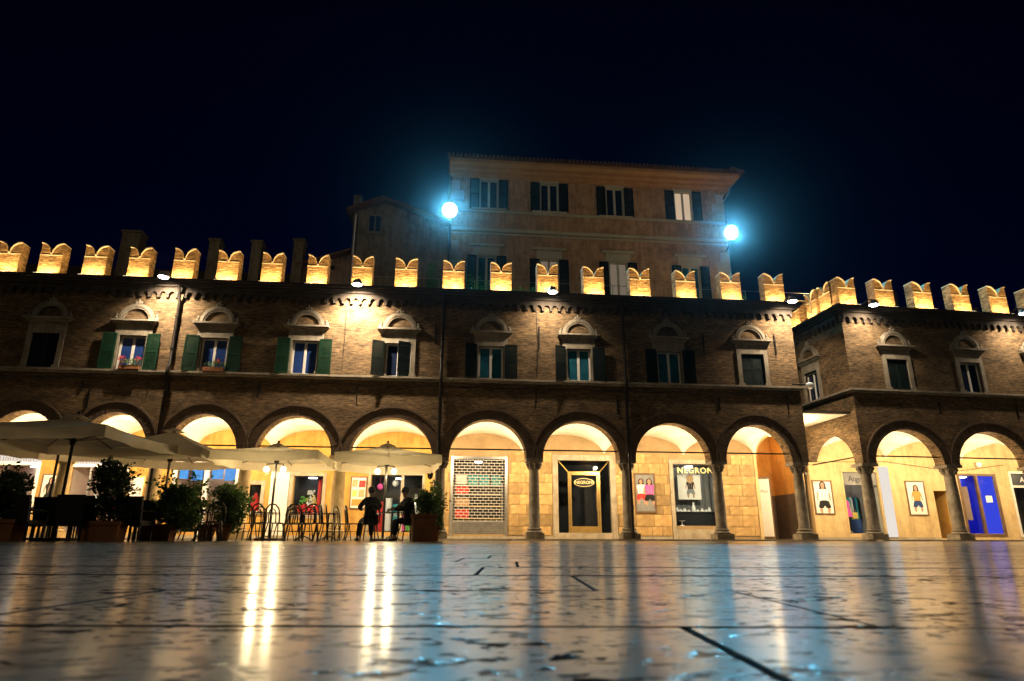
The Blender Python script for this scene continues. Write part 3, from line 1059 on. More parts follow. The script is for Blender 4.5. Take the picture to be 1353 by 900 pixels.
for x in [-21.11, -19.49, -17.96, -16.33, -14.69, -13.01, -11.33, -9.64, -7.86, -6.09, -4.34, -2.41, -0.46, 1.48, 3.43, 5.41, 7.4, 9.39, 11.33]:
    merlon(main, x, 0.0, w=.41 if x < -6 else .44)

mb = MB()
pts = [(XL + .4 * i, -.03, 5.72 + .03 * math.sin(i * 1.3) - (.05 if i % 5 == 0 else 0)) for i in range(int((XR - XL) / .4))]
mb.tube(pts, .014, 4)
mb.build('cable', 'pipe', main)
for x0, z0, z1 in ((-6.6, 6.2, 8.9), (1.0, 6.2, 9.0), (-13.6, 5.0, 5.7)):
    MB().tube([(x0, -.02, z0), (x0 + .03, -.02, (z0 + z1) / 2), (x0, -.02, z1)], .013, 4).build('cable', 'pipe', main)

# portico floor and step
mb = MB()
mb.box(XL, XR + .0, -.42, YB, -.05, .06)
o = mb.build('portico_floor', 'step', None, loc=FM[0], rot=(0, 0, FM[1]))
o['kind'] = 'structure'

# shop wall at the back of the portico
HOLES = [(-21.0, -18.97, .3, 3.0), (-17.75, -15.55, .3, 2.95), (-13.55, -11.12, .3, 3.05), (-10.72, -10.12, 1.1, 2.2), (-8.82, -7.60, .95, 2.60),
         (-5.62, -3.45, .32, 2.66), (-2.14, .11, .25, 3.42), (2.42, 4.76, .30, 3.38), (7.62, 9.72, .62, 3.29)]
bw = MB()
holes_wall(bw, XL, -3.05, .06, 4.75, YB, YB + .25, [h for h in HOLES if h[1] < -3])
bw.build('portico_back_wall', 'ochre', main)
bs = MB()
holes_wall(bs, -3.05, 11.42, .06, 4.75, YB, YB + .25, [h for h in HOLES if h[0] > -3])
stone = bs.build('portico_stone_wall', 'backstone', main)
mb = MB()
mb.box(XL, 2.17, YB - .05, YB, .06, .17)
mb.box(4.98, 7.4, YB - .05, YB, .06, .17)
mb.build('wall_plinth', 'step', main)
# dressed stone blocks, one by one
unit = MB().box(0, 1, -1, 0, 0, 1, bev=.02)
proto = None
rs = random.Random(3)
z = .20
avoid = [(h[0] - .14, h[1] + .14, h[2] - .1, h[3] + .14) for h in HOLES] + [(2.17, 4.98, 0, 3.62), (7.42, 9.8, 0, 3.5)]
while z < 3.5:
    hh = rs.choice((.38, .44, .50))
    x = -3.0
    while x < 11.3:
        w = rs.uniform(.45, .95)
        segs = [(x, min(x + w, 11.40))]
        for (a, b, c, d) in avoid:
            if z + hh > c and z < d:
                ns = []
                for (p, q) in segs:
                    if q <= a or p >= b:
                        ns.append((p, q))
                    else:
                        if p < a:
                            ns.append((p, a))
                        if q > b:
                            ns.append((b, q))
                segs = ns
        for (p, q) in segs:
            if q - p < .12:
                continue
            if proto is None:
                me_o = unit.build('stone_block', 'block', stone)
                proto = me_o
                o = me_o
            else:
                o = proto.copy()
                COL.objects.link(o)
            o.location = (p + .006, YB - .001, z + .006)
            o.scale = (q - p - .016, rs.uniform(.014, .05), hh - .016)
        x += w
    z += hh
# ---- shops of the long arcade
# roller grille bay
recess(main, -2.14, .11, .25, 3.42, 1.3, 'darkroom', YB + .25, lit='ledpanel')
mb = MB()
frame_rect(mb, -2.26, .19, .17, 3.50, .11, YB - .045, YB + .1, bottom=False)
sh = mb.build('roller_shutter', 'steel', main)
mb = MB()
zz = .78
row = 0
while zz < 3.40:
    mb.box(-2.14, .11, YB + .06, YB + .075, zz - .011, zz + .011)
    x = -2.14 + (.12 if row % 2 else 0)
    while x < .11:
        mb.box(x - .009, x + .009, YB + .062, YB + .073, zz + .0115, zz + .1105)
        x += .235
    zz += .122
    row += 1
mb.build('grille', 'whitewood', sh)
for k in range(5):
    mb = MB()
    mb.box(-2.14, .11, YB + .05 + .004 * (k % 2), YB + .08, .26 + k * .1, .26 + k * .1 + .094)
    mb.build('shutter_slat', 'steel', sh)
# door bay
recess(main, 2.42, 4.76, .30, 3.38, 1.6, 'darkroom', YB + .25)
mb = MB()
frame_rect(mb, 2.17, 4.98, .06, 3.62, .24, YB - .06, YB + .12, bottom=False)
mb.box(2.42, 4.73, YB - .06, YB + .12, .06, .31)
dr = mb.build('door_surround', 'step', main)
mb = MB()
for (x0, x1, z0, z1) in ((2.86, 2.93, .31, 2.83), (4.22, 4.29, .31, 2.83), (2.86, 4.29, 2.832, 2.90)):
    mb.box(x0, x1, YB + .02, YB + .07, z0, z1)
mb.tube([(2.89, YB + .05, 2.86), (2.45, YB + .05, 3.36)], .028, 5)
mb.tube([(4.26, YB + .05, 2.86), (4.71, YB + .05, 3.36)], .028, 5)
dm = mb.build('door_frame', 'brass', dr)
for (x0, x1, z0, z1, nm) in ((2.43, 2.858, .32, 2.90, 'side_pane'), (4.292, 4.74, .32, 2.90, 'side_pane'), (2.43, 4.74, 2.905, 3.37, 'fanlight_pane')):
    mb = MB()
    mb.box(x0, x1, YB + .04, YB + .05, z0, z1)
    mb.build(nm, 'glass', dr)
mb = MB()
frame_rect(mb, 2.94, 4.21, .32, 2.825, .07, YB + .03, YB + .06)
mb.box(3.01, 4.14, YB + .03, YB + .06, .39, .58)
d2 = mb.build('glass_door', 'brass', main)
mb = MB()
mb.box(3.01, 4.14, YB + .042, YB + .05, .58, 2.755)
mb.build('pane', 'glass', d2)
mb = MB()
mb.tube([(4.10, YB, 1.25), (4.10, YB - .03, 1.3), (4.10, YB - .03, 1.95), (4.10, YB, 2.0)], .025, 6)
mb.build('handle', 'wood', d2)
ov = thing('oval_door_sign', 'black oval sign with gold rim and NEGRONI on the glass door', 'sign', at(FM, 3.575, YB + .02, 2.43), FM[1])
mb = MB()
a = [(.46 * math.cos(R(t)), .185 * math.sin(R(t))) for t in range(0, 360, 12)]
mb.prism(a, -.012, .004)
mb.build('sign_board', 'black', ov)
mb = MB()
ring = a + [a[0]]
mb.strip([(p[0] * .94, p[1] * .88) for p in ring], [(p[0] * .985, p[1] * .97) for p in ring], -.02, -.0125)
mb.build('rim', 'gold', ov)
text_mesh('lettering', 'NEGRONI', .185, 'gold', ov, (0, -.0165, 0), 0, 1.0, .004)
# display window bay
recess(main, 7.62, 9.72, .62, 3.29, .9, 'greycloth', YB + .25, lit='ledpanel')  # ceiling panel added to brighten the poster in this window
mb = MB()
frame_rect(mb, 7.44, 9.80, .30, 3.47, .17, YB - .05, YB + .12)
mb.box(7.44, 9.80, YB - .07, YB, .06, .30)
dw = mb.build('display_window', 'step', main)
mb = MB()
mb.box(7.62, 9.63, YB + .04, YB + .05, .48, 3.29)
mb.build('pane', 'glass', dw)
mb = MB()
frame_rect(mb, 7.61, 9.63, .47, 3.30, .05, YB + .02, YB + .07)
mb.build('window_frame', 'black', dw)
# drape with folds
mb = MB()
pl = [(7.66 + i * .0667, YB + 1.0 + .03 * math.sin(i * 1.7)) for i in range(31)]
mb.add([(x, y, .65) for x, y in pl] + [(x, y, 3.25) for x, y in pl], [(i, i + 1, i + 32, i + 31) for i in range(30)])
o = mb.build('drape', 'greycloth', None, smooth=True, loc=FM[0], rot=(0, 0, FM[1]))
tag(o, 'grey folded drape hanging behind the poster in the NEGRONI window', 'curtain')
sg = thing('window_lettering', 'large gold NEGRONI lettering across the top of the display window', 'sign', at(FM, 8.72, YB + .03, 3.0), FM[1])
text_mesh('lettering', 'NEGRONI', .37, 'gold', sg, (0, 0, 0), 0, 1.12, .012)


def figure_print(p, cx, z0, s, top, bottom, y, hair='hair', arms=True):
    """flat printed figure on a poster: head, hair, top and bottom garment"""
    def poly(pts, mat, dy, smooth=1):
        for _ in range(smooth):
            q = []
            for i, a in enumerate(pts):
                b = pts[(i + 1) % len(pts)]
                q += [(a[0] * .75 + b[0] * .25, a[1] * .75 + b[1] * .25), (a[0] * .25 + b[0] * .75, a[1] * .25 + b[1] * .75)]
            pts = q
        mb = MB()
        mb.prism([(cx + a * s, z0 + b * s) for a, b in pts], y - dy, y)
        mb.build('print', mat, p)
    ell = lambda x, z, rx, rz: [(x + rx * math.cos(R(t)), z + rz * math.sin(R(t))) for t in range(0, 360, 30)]
    poly(ell(0, .93, .15, .17), hair, .0012)
    poly([(-.13, .92), (.13, .92), (.2, .66), (.1, .62), (-.1, .62), (-.2, .66)], hair, .0016)
    poly(ell(0, .93, .085, .12), 'skin', .0022)
    poly([(-.05, .85), (.05, .85), (.07, .74), (-.07, .74)], 'skin', .002)
    if arms:
        poly([(-.26, .72), (-.19, .74), (-.26, .34), (-.33, .30)], 'skin', .0026)
        poly([(.26, .72), (.19, .74), (.24, .34), (.32, .30)], 'skin', .0026)
    poly([(-.25, .75), (-.07, .79), (.0, .75), (.07, .79), (.25, .75), (.22, .60), (.17, .45), (.20, .30), (-.20, .30), (-.17, .45), (-.22, .60)], top, .0032, 2)
    for k in (-1, 1):                       # folds of the garment, brows, eyes
        poly([(k * .05, .70), (k * .07, .70), (k * .10, .36), (k * .085, .36)], 'tan' if top != 'tan' else 'wood', .0036)
        poly([(k * .025, .945), (k * .055, .945), (k * .055, .93), (k * .025, .93)], 'black', .0026, 0)
    poly([(-.03, .868), (.03, .868), (.02, .852), (-.02, .852)], 'red', .0026, 0)
    poly([(-.2, .33), (.2, .33), (.24, .18), (.29, .03), (.07, 0), (0, .14), (-.07, 0), (-.29, .03), (-.24, .18)], bottom, .004)
    poly([(-.26, .03), (-.09, .01), (-.12, -.2), (-.2, -.2)], 'skin', .003)
    poly([(.26, .03), (.09, .01), (.12, -.2), (.2, -.2)], 'skin', .003)
    for k in range(5):                      # lines of small print
        poly([(-.36, 1.06 - .02 * k), (-.36 + .1 + .03 * (k % 3), 1.06 - .02 * k), (-.36 + .1 + .03 * (k % 3), 1.068 - .02 * k), (-.36, 1.068 - .02 * k)], 'greycloth', .002, 0)


def framed_poster(fr, x0, x1, z0, z1, y, label, fmat='wood', bg='paper', deco=None, frame_w=.05):
    t = thing('framed_poster', label, 'poster', at(fr, (x0 + x1) / 2, y, z0), fr[1])
    w, h = x1 - x0, z1 - z0
    mb = MB()
    frame_rect(mb, -w / 2, w / 2, 0, h, frame_w, -.045, 0)
    mb.build('frame', fmat, t)
    mb = MB()
    mb.box(-w / 2 + frame_w, w / 2 - frame_w, -.02, -.004, frame_w, h - frame_w)
    mb.build('poster_sheet', bg, t)
    if deco:
        deco(t, w, h, -.0205)
    return t


def blocks_print(items):
    def f(t, w, h, y):
        for (a, b, c, d, m) in items:
            mb = MB()
            mb.prism([(-w / 2 + a * w, c * h), (-w / 2 + b * w, c * h), (-w / 2 + b * w + .02, d * h), (-w / 2 + a * w + .015, d * h)], y - .0015 - .0004 * len(t.children), y)
            mb.build('print', m, t)
    return f


framed_poster(FM, 5.80, 6.76, 1.15, 2.86, YB - .034, 'dark framed poster of people on the stone wall beside the NEGRONI window', 'wood', 'greycloth',
              lambda t, w, h, y: (figure_print(t, -.17, .55, .85, 'white', 'red', y), figure_print(t, .2, .5, .9, 'pink', 'black', y - .005)), .07)
pt = thing('hat_poster', 'pale poster of a seated woman in a hat inside the NEGRONI window', 'poster', at(FM, 8.53, YB + .55, 1.77), FM[1])
mb = MB()
mb.box(-.53, .53, -.01, .01, 0, 1.10)
mb.build('poster_sheet', 'paper', pt)
figure_print(pt, .05, .22, .75, 'black', 'greycloth', -.011)
mb = MB()
mb.prism([(.05 + .17 * math.cos(R(t)), .92 + .2 * math.sin(R(t))) for t in range(0, 360, 20)], -.0165, -.0155)
mb.build('hat', 'tan', pt)
sf = thing('display_table', 'dark cloth covered table inside the NEGRONI window', 'table', at(FM, 8.62, YB + .5, .62), FM[1])
mb = MB()
mb.box(-.9, .9, -.2, .25, 0, .56)
mb.build('table_cloth', 'jacket', sf)
mb = MB()
mb.box(-.93, .93, -.23, .28, .562, .60)
mb.build('top', 'black', sf)
rs = random.Random(5)
for i, x in enumerate((-.78, -.6, -.42, -.22, .0, .18, .36, .55, .74)):
    mb = MB()
    h_ = (.20, .13, .17, .10, .42, .12, .16, .11, .22)[i]
    mb.lathe([(.06, 0), (.09, .02), (.08, h_ * .5), (.035, h_ * .75), (.05, h_)], (0, 0, 0), 10)
    o = mb.build('jar', 'white', None, smooth=True, loc=at(FM, 8.62 + x, YB + .42 + rs.uniform(-.06, .06), 1.222))
    tag(o, 'tall white ornament standing in the middle of the display table' if i == 4 else '%s small white ornament from the left on the dark display table' % ('first', 'second', 'third', 'fourth', '', 'fifth', 'sixth', 'seventh', 'eighth')[i], 'ornament', 'white ornaments in the display window')
lo = MB()
lo.tube([(0, .0, .0), (0, 0, .04)], [.13, .03], 10)
lo.tube([(0, .0, .04), (0, 0, .18)], .02, 8)
lo.tube([(0, .0, .18), (0, 0, .22)], [.04, .16], 10)
o = lo.build('cake_stand', 'white', None, loc=at(FM, 7.95, YB + .2, .622))
tag(o, 'white footed cake stand on the floor of the NEGRONI window', 'stand')
# goods behind the roller grille
for (x0, x1, z0, z1, m, lab) in ((-2.05, -1.55, 2.35, 2.75, 'white', 'white box with black spots behind the roller grille'),
                                 (-1.5, -1.05, 2.30, 2.75, 'teal', 'turquoise bag, left one of three behind the roller grille'),
                                 (-1.0, -.55, 2.30, 2.75, 'teal', 'turquoise bag in the middle of three behind the roller grille'),
                                 (-.45, .0, 2.30, 2.75, 'teal', 'turquoise bag, right one of three behind the roller grille'),
                                 (-2.05, -1.45, 1.95, 2.25, 'red', 'flat red box under the white box behind the roller grille'),
                                 (-2.05, -1.42, 1.42, 1.75, 'tan', 'brown carton stack behind the roller grille'),
                                 (-2.05, -1.42, .9, 1.3, 'red', 'large red crate low behind the roller grille')):
    o = MB().box(-(x1 - x0) / 2, (x1 - x0) / 2, -.15, .15, 0, z1 - z0, bev=.03).build('shop_box', m, None, loc=at(FM, (x0 + x1) / 2, YB + .75, z0), rot=(0, 0, FM[1]))
    tag(o, lab, 'box', 'goods in the shuttered shop')
o = thing('display_rack', 'pale shelf rack stepping up behind the roller grille', 'shelf', at(FM, -.7, YB + .85, .28), FM[1])
for z0, x0 in ((.0, -1.35), (.6, -1.35), (1.12, -1.35), (1.62, -1.35), (2.0, -1.35)):
    MB().box(x0, .72, -.28, .28, z0, z0 + .04).build('board', 'yellow' if z0 in (.6, 1.12) else 'whitewood', o)
for x0 in (-1.38, .72):
    MB().box(x0, x0 + .03, -.28, .28, 0, 2.1).build('upright', 'steel', o)
# two lingerie shopfronts with pale sign fascias, blue-shaded shop, dark bar front
for (x0, x1, z0, z1, sx0, sx1, sz0, sz1, rm, lab, tx) in (
        (-21.0, -18.97, .3, 3.0, -21.05, -18.93, 3.02, 3.30, 'pinkroom', 'backlit white fascia reading intimissimi behind the leftmost parasol', 'intimissimi'),
        (-17.75, -15.55, .3, 2.95, -17.84, -15.50, 2.97, 3.24, 'pinkroom', 'backlit white fascia reading intimissimi above the tall potted tree', 'intimissimi')):
    recess(main, x0, x1, z0, z1, 1.6, rm, YB + .25, lit='ledpanel')
    mb = MB()
    frame_rect(mb, x0 - .13, x1 + .07, .06, z1 + .02, .13, YB - .04, YB + .1, bottom=False)
    sfm = mb.build('shopfront', 'white', main)
    mb = MB()
    mb.box(x0, x1 - .06, YB + .04, YB + .05, z0, z1 - .11)
    mb.build('pane', 'glass', sfm)
    mb = MB()
    mb.box(x0 + .75, x0 + .83, YB + .02, YB + .07, z0, z1 - .11)
    mb.build('mullion', 'steel', sfm)
    fs = thing('shop_fascia', lab, 'sign', at(FM, (sx0 + sx1) / 2, YB - .06, (sz0 + sz1) / 2), FM[1])
    mb = MB()
    mb.box(-(sx1 - sx0) / 2, (sx1 - sx0) / 2, -.02, .055, -(sz1 - sz0) / 2, (sz1 - sz0) / 2)
    mb.build('sign_board', 'white_glow', fs)
    text_mesh('lettering', tx, .30, 'greycloth', fs, (0, -.03, -.01), 0, 1.25, .008)


def torso_form(x, y, z, m1, lab, fr=FM, stand=True):
    t = thing('dress_form', lab, 'mannequin', at(fr, x, y, z), fr[1])
    mb = MB()
    mb.lathe([(.13, .75), (.17, .85), (.13, 1.02), (.19, 1.25), (.16, 1.36), (.05, 1.42), (.045, 1.5)], (0, 0, 0), 12)
    mb.build('torso', m1, t, smooth=True)
    mb = MB()
    mb.tube([(0, 0, 0), (0, 0, .76)], .02, 6)
    mb.tube([(0, 0, 0), (0, 0, .02)], .16, 10)
    mb.build('stand', 'steel', t)
    return t


torso_form(-17.0, YB + .8, .31, 'white', 'white dress form beside the potted tree in the lingerie window')
torso_form(-16.1, YB + .9, .31, 'pink', 'rose dress form behind the leaves in the lingerie window')
torso_form(-20.2, YB + .8, .31, 'black', 'black dress form in the leftmost shop window')
framed_poster(FM, -18.75, -17.98, 1.05, 2.55, YB - .003, 'poster with dark figure on the ochre wall between the two pale shopfronts', 'wood', 'paper',
              lambda t, w, h, y: figure_print(t, 0, .45, .85, 'black', 'black', y))
framed_poster(FM, -15.40, -14.75, 1.0, 2.5, YB - .003, 'pale notice in an ochre frame right of the potted tree', 'brass', 'paper',
              blocks_print([(.2, .75, .3, .42, 'tan'), (.2, .8, .6, .66, 'greycloth')]))
# blue-shaded shop
recess(main, -13.55, -11.12, .3, 3.05, 1.6, 'pinkroom', YB + .25, lit='ledpanel')
mb = MB()
frame_rect(mb, -13.70, -11.04, .06, 3.12, .15, YB - .05, YB + .12, bottom=False)
mb.box(-12.45, -12.28, YB - .05, YB + .12, .06, 2.97)
b2 = mb.build('shopfront', 'white', main)
for x0, x1 in ((-13.55, -12.45), (-12.28, -11.19)):
    mb = MB()
    mb.box(x0, x1, YB + .05, YB + .06, .3, 2.97)
    mb.build('pane', 'glass', b2)
for i, (x0, x1) in enumerate(((-13.5, -13.15), (-13.0, -12.55), (-12.2, -11.75), (-11.68, -11.25))):
    mb = MB()
    mb.box(x0, x1, YB + .10, YB + .13, 2.42 - .06 * (i % 2), 2.95)
    mb.build('shade', 'blue', b2)
for i, (x, m, hgt, lab) in enumerate(((-13.1, 'black', .9, 'tall dark cabinet in the blue-shaded shop'), (-12.7, 'tan', 1.5, 'tall brown cabinet beside the dark one in the blue-shaded shop'), (-11.7, 'white', 1.2, 'white counter right of the mullion in the blue-shaded shop'))):
    c_ = thing('shop_cabinet', lab, 'cabinet', at(FM, x, YB + 1.0, .31), FM[1])
    MB().box(-.22, .22, -.2, .2, 0, hgt, bev=.02).build('body', m, c_)
    MB().box(-.25, .25, -.22, .22, hgt, hgt + .04).build('top', 'steel', c_)
# small window with red lantern shape
recess(main, -10.72, -10.12, 1.1, 2.2, .5, 'darkroom', YB + .25, name='window_recess')
mb = MB()
frame_rect(mb, -10.88, -9.96, .98, 2.36, .15, YB - .05, YB + .1)
sw = mb.build('small_window', 'step', main)
MB().box(-10.73, -10.11, YB + .05, YB + .06, 1.13, 2.21).build('pane', 'glass', sw)
mb = MB()
mb.lathe([(.20, 0), (.19, .3), (.11, .62), (.09, .64), (.05, .78)], (0, 0, 0), 12)
o = mb.build('lantern', 'red', None, smooth=True, loc=at(FM, -10.42, YB + .45, 1.11))
tag(o, 'red tapered lantern in the small framed window', 'lantern')
# window with red and white display
recess(main, -8.82, -7.60, .95, 2.60, .9, 'darkroom', YB + .25, lit='ledpanel')
mb = MB()
frame_rect(mb, -8.98, -7.48, .85, 2.72, .14, YB - .05, YB + .1)
dwn = mb.build('display_window', 'step', main)
MB().box(-8.84, -7.62, YB + .05, YB + .06, .99, 2.58).build('pane', 'glass', dwn)
o = thing('display_cloth', 'red draped cloth along the floor of the red and white display window', 'cloth', at(FM, -8.2, YB + .6, .96), FM[1])
mb = MB()
for i in range(9):
    mb.lathe([(.09, 0), (.085, .2), (.06, .38 + .06 * (i % 3)), (.01, .46)], (-.5 + i * .125, .04 * (i % 2), 0), 8)
mb.build('folds', 'red', o, smooth=True)
for i, (dx, dz, m, lab) in enumerate(((-.28, .55, 'green', 'green bouquet over the red cloth'), (-.02, .85, 'white', 'white bouquet high in the red and white display'), (.18, .6, 'yellow', 'yellow bouquet over the red cloth'), (.05, .5, 'white', 'low white bouquet over the red cloth'))):
    mb = MB()
    rb = random.Random(i)
    for q in range(16):
        mb.ball((rb.gauss(0, .08), rb.gauss(0, .05), rb.gauss(.1, .09)), rb.uniform(.03, .06), 6, 4)
    mb.tube([(0, 0, -.45 - dz * .1), (0, 0, .05)], .012, 5)
    o = mb.build('bouquet', m, None, loc=at(FM, -8.2 + dx, YB + .62, .98 + dz), rot=(0, 0, FM[1]))
    tag(o, lab, 'bouquet')
o = MB().box(-.07, .07, -.02, .02, 0, 1.5).build('banner', 'red', None, loc=at(FM, -7.82, YB + .5, 1.0), rot=(0, 0, FM[1]))
tag(o, 'narrow red upright banner at the right of the display window', 'banner')
# white column shaped panel and bar front
mb = MB()
mb.box(-9.75, -9.0, YB - .06, YB - .002, .17, 2.72)
mb.build('wall_panel', 'paper', main)
framed_poster(FM, -6.47, -5.78, 1.24, 2.58, YB - .003, 'menu board with warm pictures left of the bar door', 'wood', 'paper',
              blocks_print([(.1, .42, .68, .9, 'tan'), (.5, .88, .66, .88, 'red'), (.12, .4, .38, .58, 'yellow'), (.5, .85, .36, .6, 'tan'), (.12, .85, .1, .3, 'orange')]))
recess(main, -5.62, -3.45, .32, 2.66, 1.5, 'darkroom', YB + .25, lit='ledpanel')
mb = MB()
frame_rect(mb, -5.74, -3.36, .06, 2.76, .10, YB - .05, YB + .12, bottom=False)
mb.box(-4.36, -4.24, YB - .02, YB + .1, .3, 2.66)
bd = mb.build('bar_front', 'step', main)
for x0, x1 in ((-5.63, -4.36), (-4.24, -3.46)):
    MB().box(x0, x1, YB + .05, YB + .06, .3, 2.66).build('pane', 'glass', bd)
for (dx, z0, m, r_, lab) in ((-.75, 2.2, 'pink', .13, 'pink paper lantern, left of two hanging in the bar front'), (-.1, 2.35, 'white', .14, 'pale round paper lantern, right of two hanging in the bar front')):
    o = MB().ball((0, 0, 0), r_, 12, 8).tube([(0, 0, r_ * .9), (0, 0, 2.62 - z0)], .006, 4).build('paper_lantern', m, None, smooth=True, loc=at(FM, -4.53 + dx, YB + .5, z0))
    tag(o, lab, 'lantern')
for (x, z0, w, h_, m, lab) in ((-5.3, .34, .3, 1.25, 'red', 'red fridge front inside the bar'), (-4.9, .34, .28, 1.4, 'white', 'white drinks fridge inside the bar'), (-4.6, .34, .22, 1.15, 'teal', 'turquoise bin behind the bar glass'),
                               (-4.0, .34, .35, 1.35, 'green', 'green crate stack right of the bar mullion'), (-3.65, .34, .3, 1.6, 'white', 'white cabinet at the right of the bar front'), (-4.2, .34, .2, .7, 'pink', 'low pink box behind the bar glass')):
    c_ = thing('bar_cabinet', lab, 'cabinet', at(FM, x, YB + .9, z0), FM[1])
    MB().box(-w / 2, w / 2, -.15, .15, 0, h_, bev=.04).build('body', m, c_)
    MB().box(-w / 2 + .04, w / 2 - .04, -.165, -.152, h_ * .55, h_ * .62).build('handle', 'steel', c_)
# hanging black lantern on the column by the corner planter
t = thing('hanging_lantern', 'black bracket lantern on the column beside the corner planter', 'lantern', at(FM, -2.70, .02, 2.55), FM[1])
MB().tube([(0, 0, .25), (-.2, -.05, .34), (-.36, -.08, .26), (-.36, -.08, .1)], .014, 5).build('bracket', 'iron', t)
MB().lathe([(.02, .12), (.17, .0), (.15, -.04), (.10, -.32), (.03, -.38)], (-.36, -.08, 0), 6).build('lantern_body', 'iron', t)

# ---- the corner block on the right
cor = thing('corner_arcade_building', 'separate brick arcade block at the right with merlons wrapping its corner', 'building', FR[0], FR[1])
RX = [.22, 4.0, 7.97, 11.95]
rarches = [((a + b) / 2, (b - a) / 2 - .36, 1.40) for a, b in zip(RX[:-1], RX[1:])]
SWAP = lambda x, y, z: (y, x, z)
sarch = [(2.20, 1.70, 1.40), (6.1, 1.5, 1.40)]
wl = MB()
arcade_wall(wl, (0.0, 12.3), rarches, 0.0, .5, STR0)
RWIN = [2.25, 5.72, 9.2]
holes_wall(wl, 0.0, 12.3, STR1, CORN0, 0.0, .45, [(c - .49, c + .49, STR1 - 1, 7.40) for c in RWIN])
wl.build('wall', 'brick', cor)
ws = MB(SWAP)
arcade_wall(ws, (0.502, 8.0), sarch, 0.001, .5, STR0)
holes_wall(ws, .452, 9.0, STR1, CORN0, 0.001, .45, [(2.6 - .49, 2.6 + .49, STR1 - 1, 7.40)])
ws.build('side_wall', 'brick', cor)
mb = MB()
for (o_, z0, z1) in ((.11, STR0 + .002, STR0 + .07), (.17, STR0 + .072, STR1)):
    mb.box(-o_, 12.3, -o_, .48, z0, z1)
    mb.box(-o_, .48, .481, 8.0, z0, z1)
mb.build('string_course', 'trim', cor)
mb = MB()
for (o_, z0, z1) in ((.24, CORN0, CORN0 + .10), (.33, CORN0 + .102, CORN0 + .18)):
    mb.box(-o_, 12.3, -o_, .48, z0, z1)
    mb.box(-o_, .48, .481, 8.0, z0, z1)
mb.box(-.42, 12.3, -.42, 9.0, CORN0 + .182, CORN1)
mb.build('cornice', 'cornice', cor)
for (c, hw, rise) in rarches:
    archivolt(cor, c, hw, rise)
corbels(cor, 0.0, 12.3)
corbels(cor, 0.2, 8.0, 0.0, SWAP)
for x in RX:
    column(cor, x, .26, .23)
column(cor, .26, 4.25, .23)
for a, b in zip(RX[:-1], RX[1:]):
    vault(cor, a - (.0 if a > 1 else -.15), b, .5, YB + .02, 1.50)
for (c, hw, rise), xf in [(q, None) for q in rarches] + [(sarch[0], SWAP)]:
    MB(xf).tube([(c - hw - .05, .26, 3.33), (c + hw + .05, .26, 3.33)], .028, 6).build('tie_rod', 'iron', cor)
for x in RX:
    sconce(cor, x + .52, .95)
window(cor, RWIN[0], 'nightglass', 'closed', 'closed', mat='shutter_dark')
window(cor, RWIN[1], 'nightglass', 'none', 'none')
window(cor, RWIN[2], 'nightglass', 'closed', 'closed', mat='shutter_dark')
window(cor, 2.6, 'nightglass', 'none', 'none', xf=SWAP)
for x in (2.24, 4.13, 6.03, 7.92, 9.8, 11.7):
    merlon(cor, x, 0.0)
merlon(cor, .455, 0.0, w=.42)
merlon(cor, 1.93, 0.0, xf=SWAP, w=.38)
merlon(cor, 3.30, 0.0, xf=SWAP, w=.38)
merlon(cor, 4.7, 0.0, xf=SWAP, w=.38)
merlon(cor, .90, 0.0, xf=SWAP, w=.40)
for x, z0, z1 in ((3.9, 5.1, 5.6), (7.6, 5.0, 5.6)):
    wall_anchor(cor, x, z0, z1)
mb = MB()
mb.box(0, 12.3, -.42, YB, -.05, .06)
mb.box(-2.3, -.001, .3, 7.0, -.05, .058)
o = mb.build('portico_floor', 'step', None, loc=FR[0], rot=(0, 0, FR[1]))
o['kind'] = 'structure'
RH = [(1.66, 3.48, .32, 3.04), (6.2, 7.0, .12, 2.25), (7.68, 9.52, .33, 3.0), (10.45, 12.2, .33, 3.1)]
bw = MB()
holes_wall(bw, .03, 12.3, .06, 4.75, YB, YB + .25, RH)
bw.build('portico_back_wall', 'cream', cor)
MB().box(.03, 6.18, YB - .05, YB, .06, .16).build('wall_plinth', 'step', cor)
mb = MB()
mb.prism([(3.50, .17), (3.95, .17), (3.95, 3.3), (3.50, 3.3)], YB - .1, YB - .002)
mb.build('glowing_white_jamb', 'white_glow', cor)  # lit look of the jamb put in as emission
recess(cor, 1.66, 3.48, .32, 3.04, 1.8, 'shoproom', YB + .25, lit='ledpanel')
mb = MB()
frame_rect(mb, 1.58, 3.49, .17, 3.12, .08, YB - .03, YB + .1)
wn_ = mb.build('shop_window', 'cream', cor)
MB().box(1.66, 3.41, YB + .05, YB + .06, .25, 2.45).build('pane', 'glass', wn_)
f_ = thing('shop_fascia', 'grey fascia with script lettering over the mannequin in pink', 'sign', at(FR, 2.3, YB + .06, 2.75), FR[1])
MB().box(-.62, 1.1, 0, .05, -.29, .28).build('sign_board', 'greycloth', f_)
text_mesh('lettering', 'Angels', .36, 'black', f_, (.1, -.006, -.02), 0, .9, .004)
recess(cor, 6.2, 7.0, .12, 2.25, 1.0, 'ochre', YB + .25, name='doorway_recess')
mb = MB()
mb.box(6.22, 6.55, YB + .5, YB + .55, .12, 2.22)
d_ = mb.build('wooden_door', 'wood', cor)
MB().ball((6.5, YB + .48, 1.15), .03, 6, 5).build('handle', 'brass', d_)
recess(cor, 7.68, 9.52, .33, 3.0, .9, 'blueshop', YB + .25, lit='ledpanel')
MB().box(8.63, 9.51, YB + .062, YB + .07, .33, 2.95).build('blue_film', 'bluelit', cor)
MB().box(7.69, 8.5, YB + .9, YB + .91, .33, 2.95).build('blue_glow_backdrop', 'bluelit', cor)  # emissive panel stands in for blue light inside the shop
mb = MB()
frame_rect(mb, 7.58, 9.62, .22, 3.06, .10, YB - .04, YB + .1)
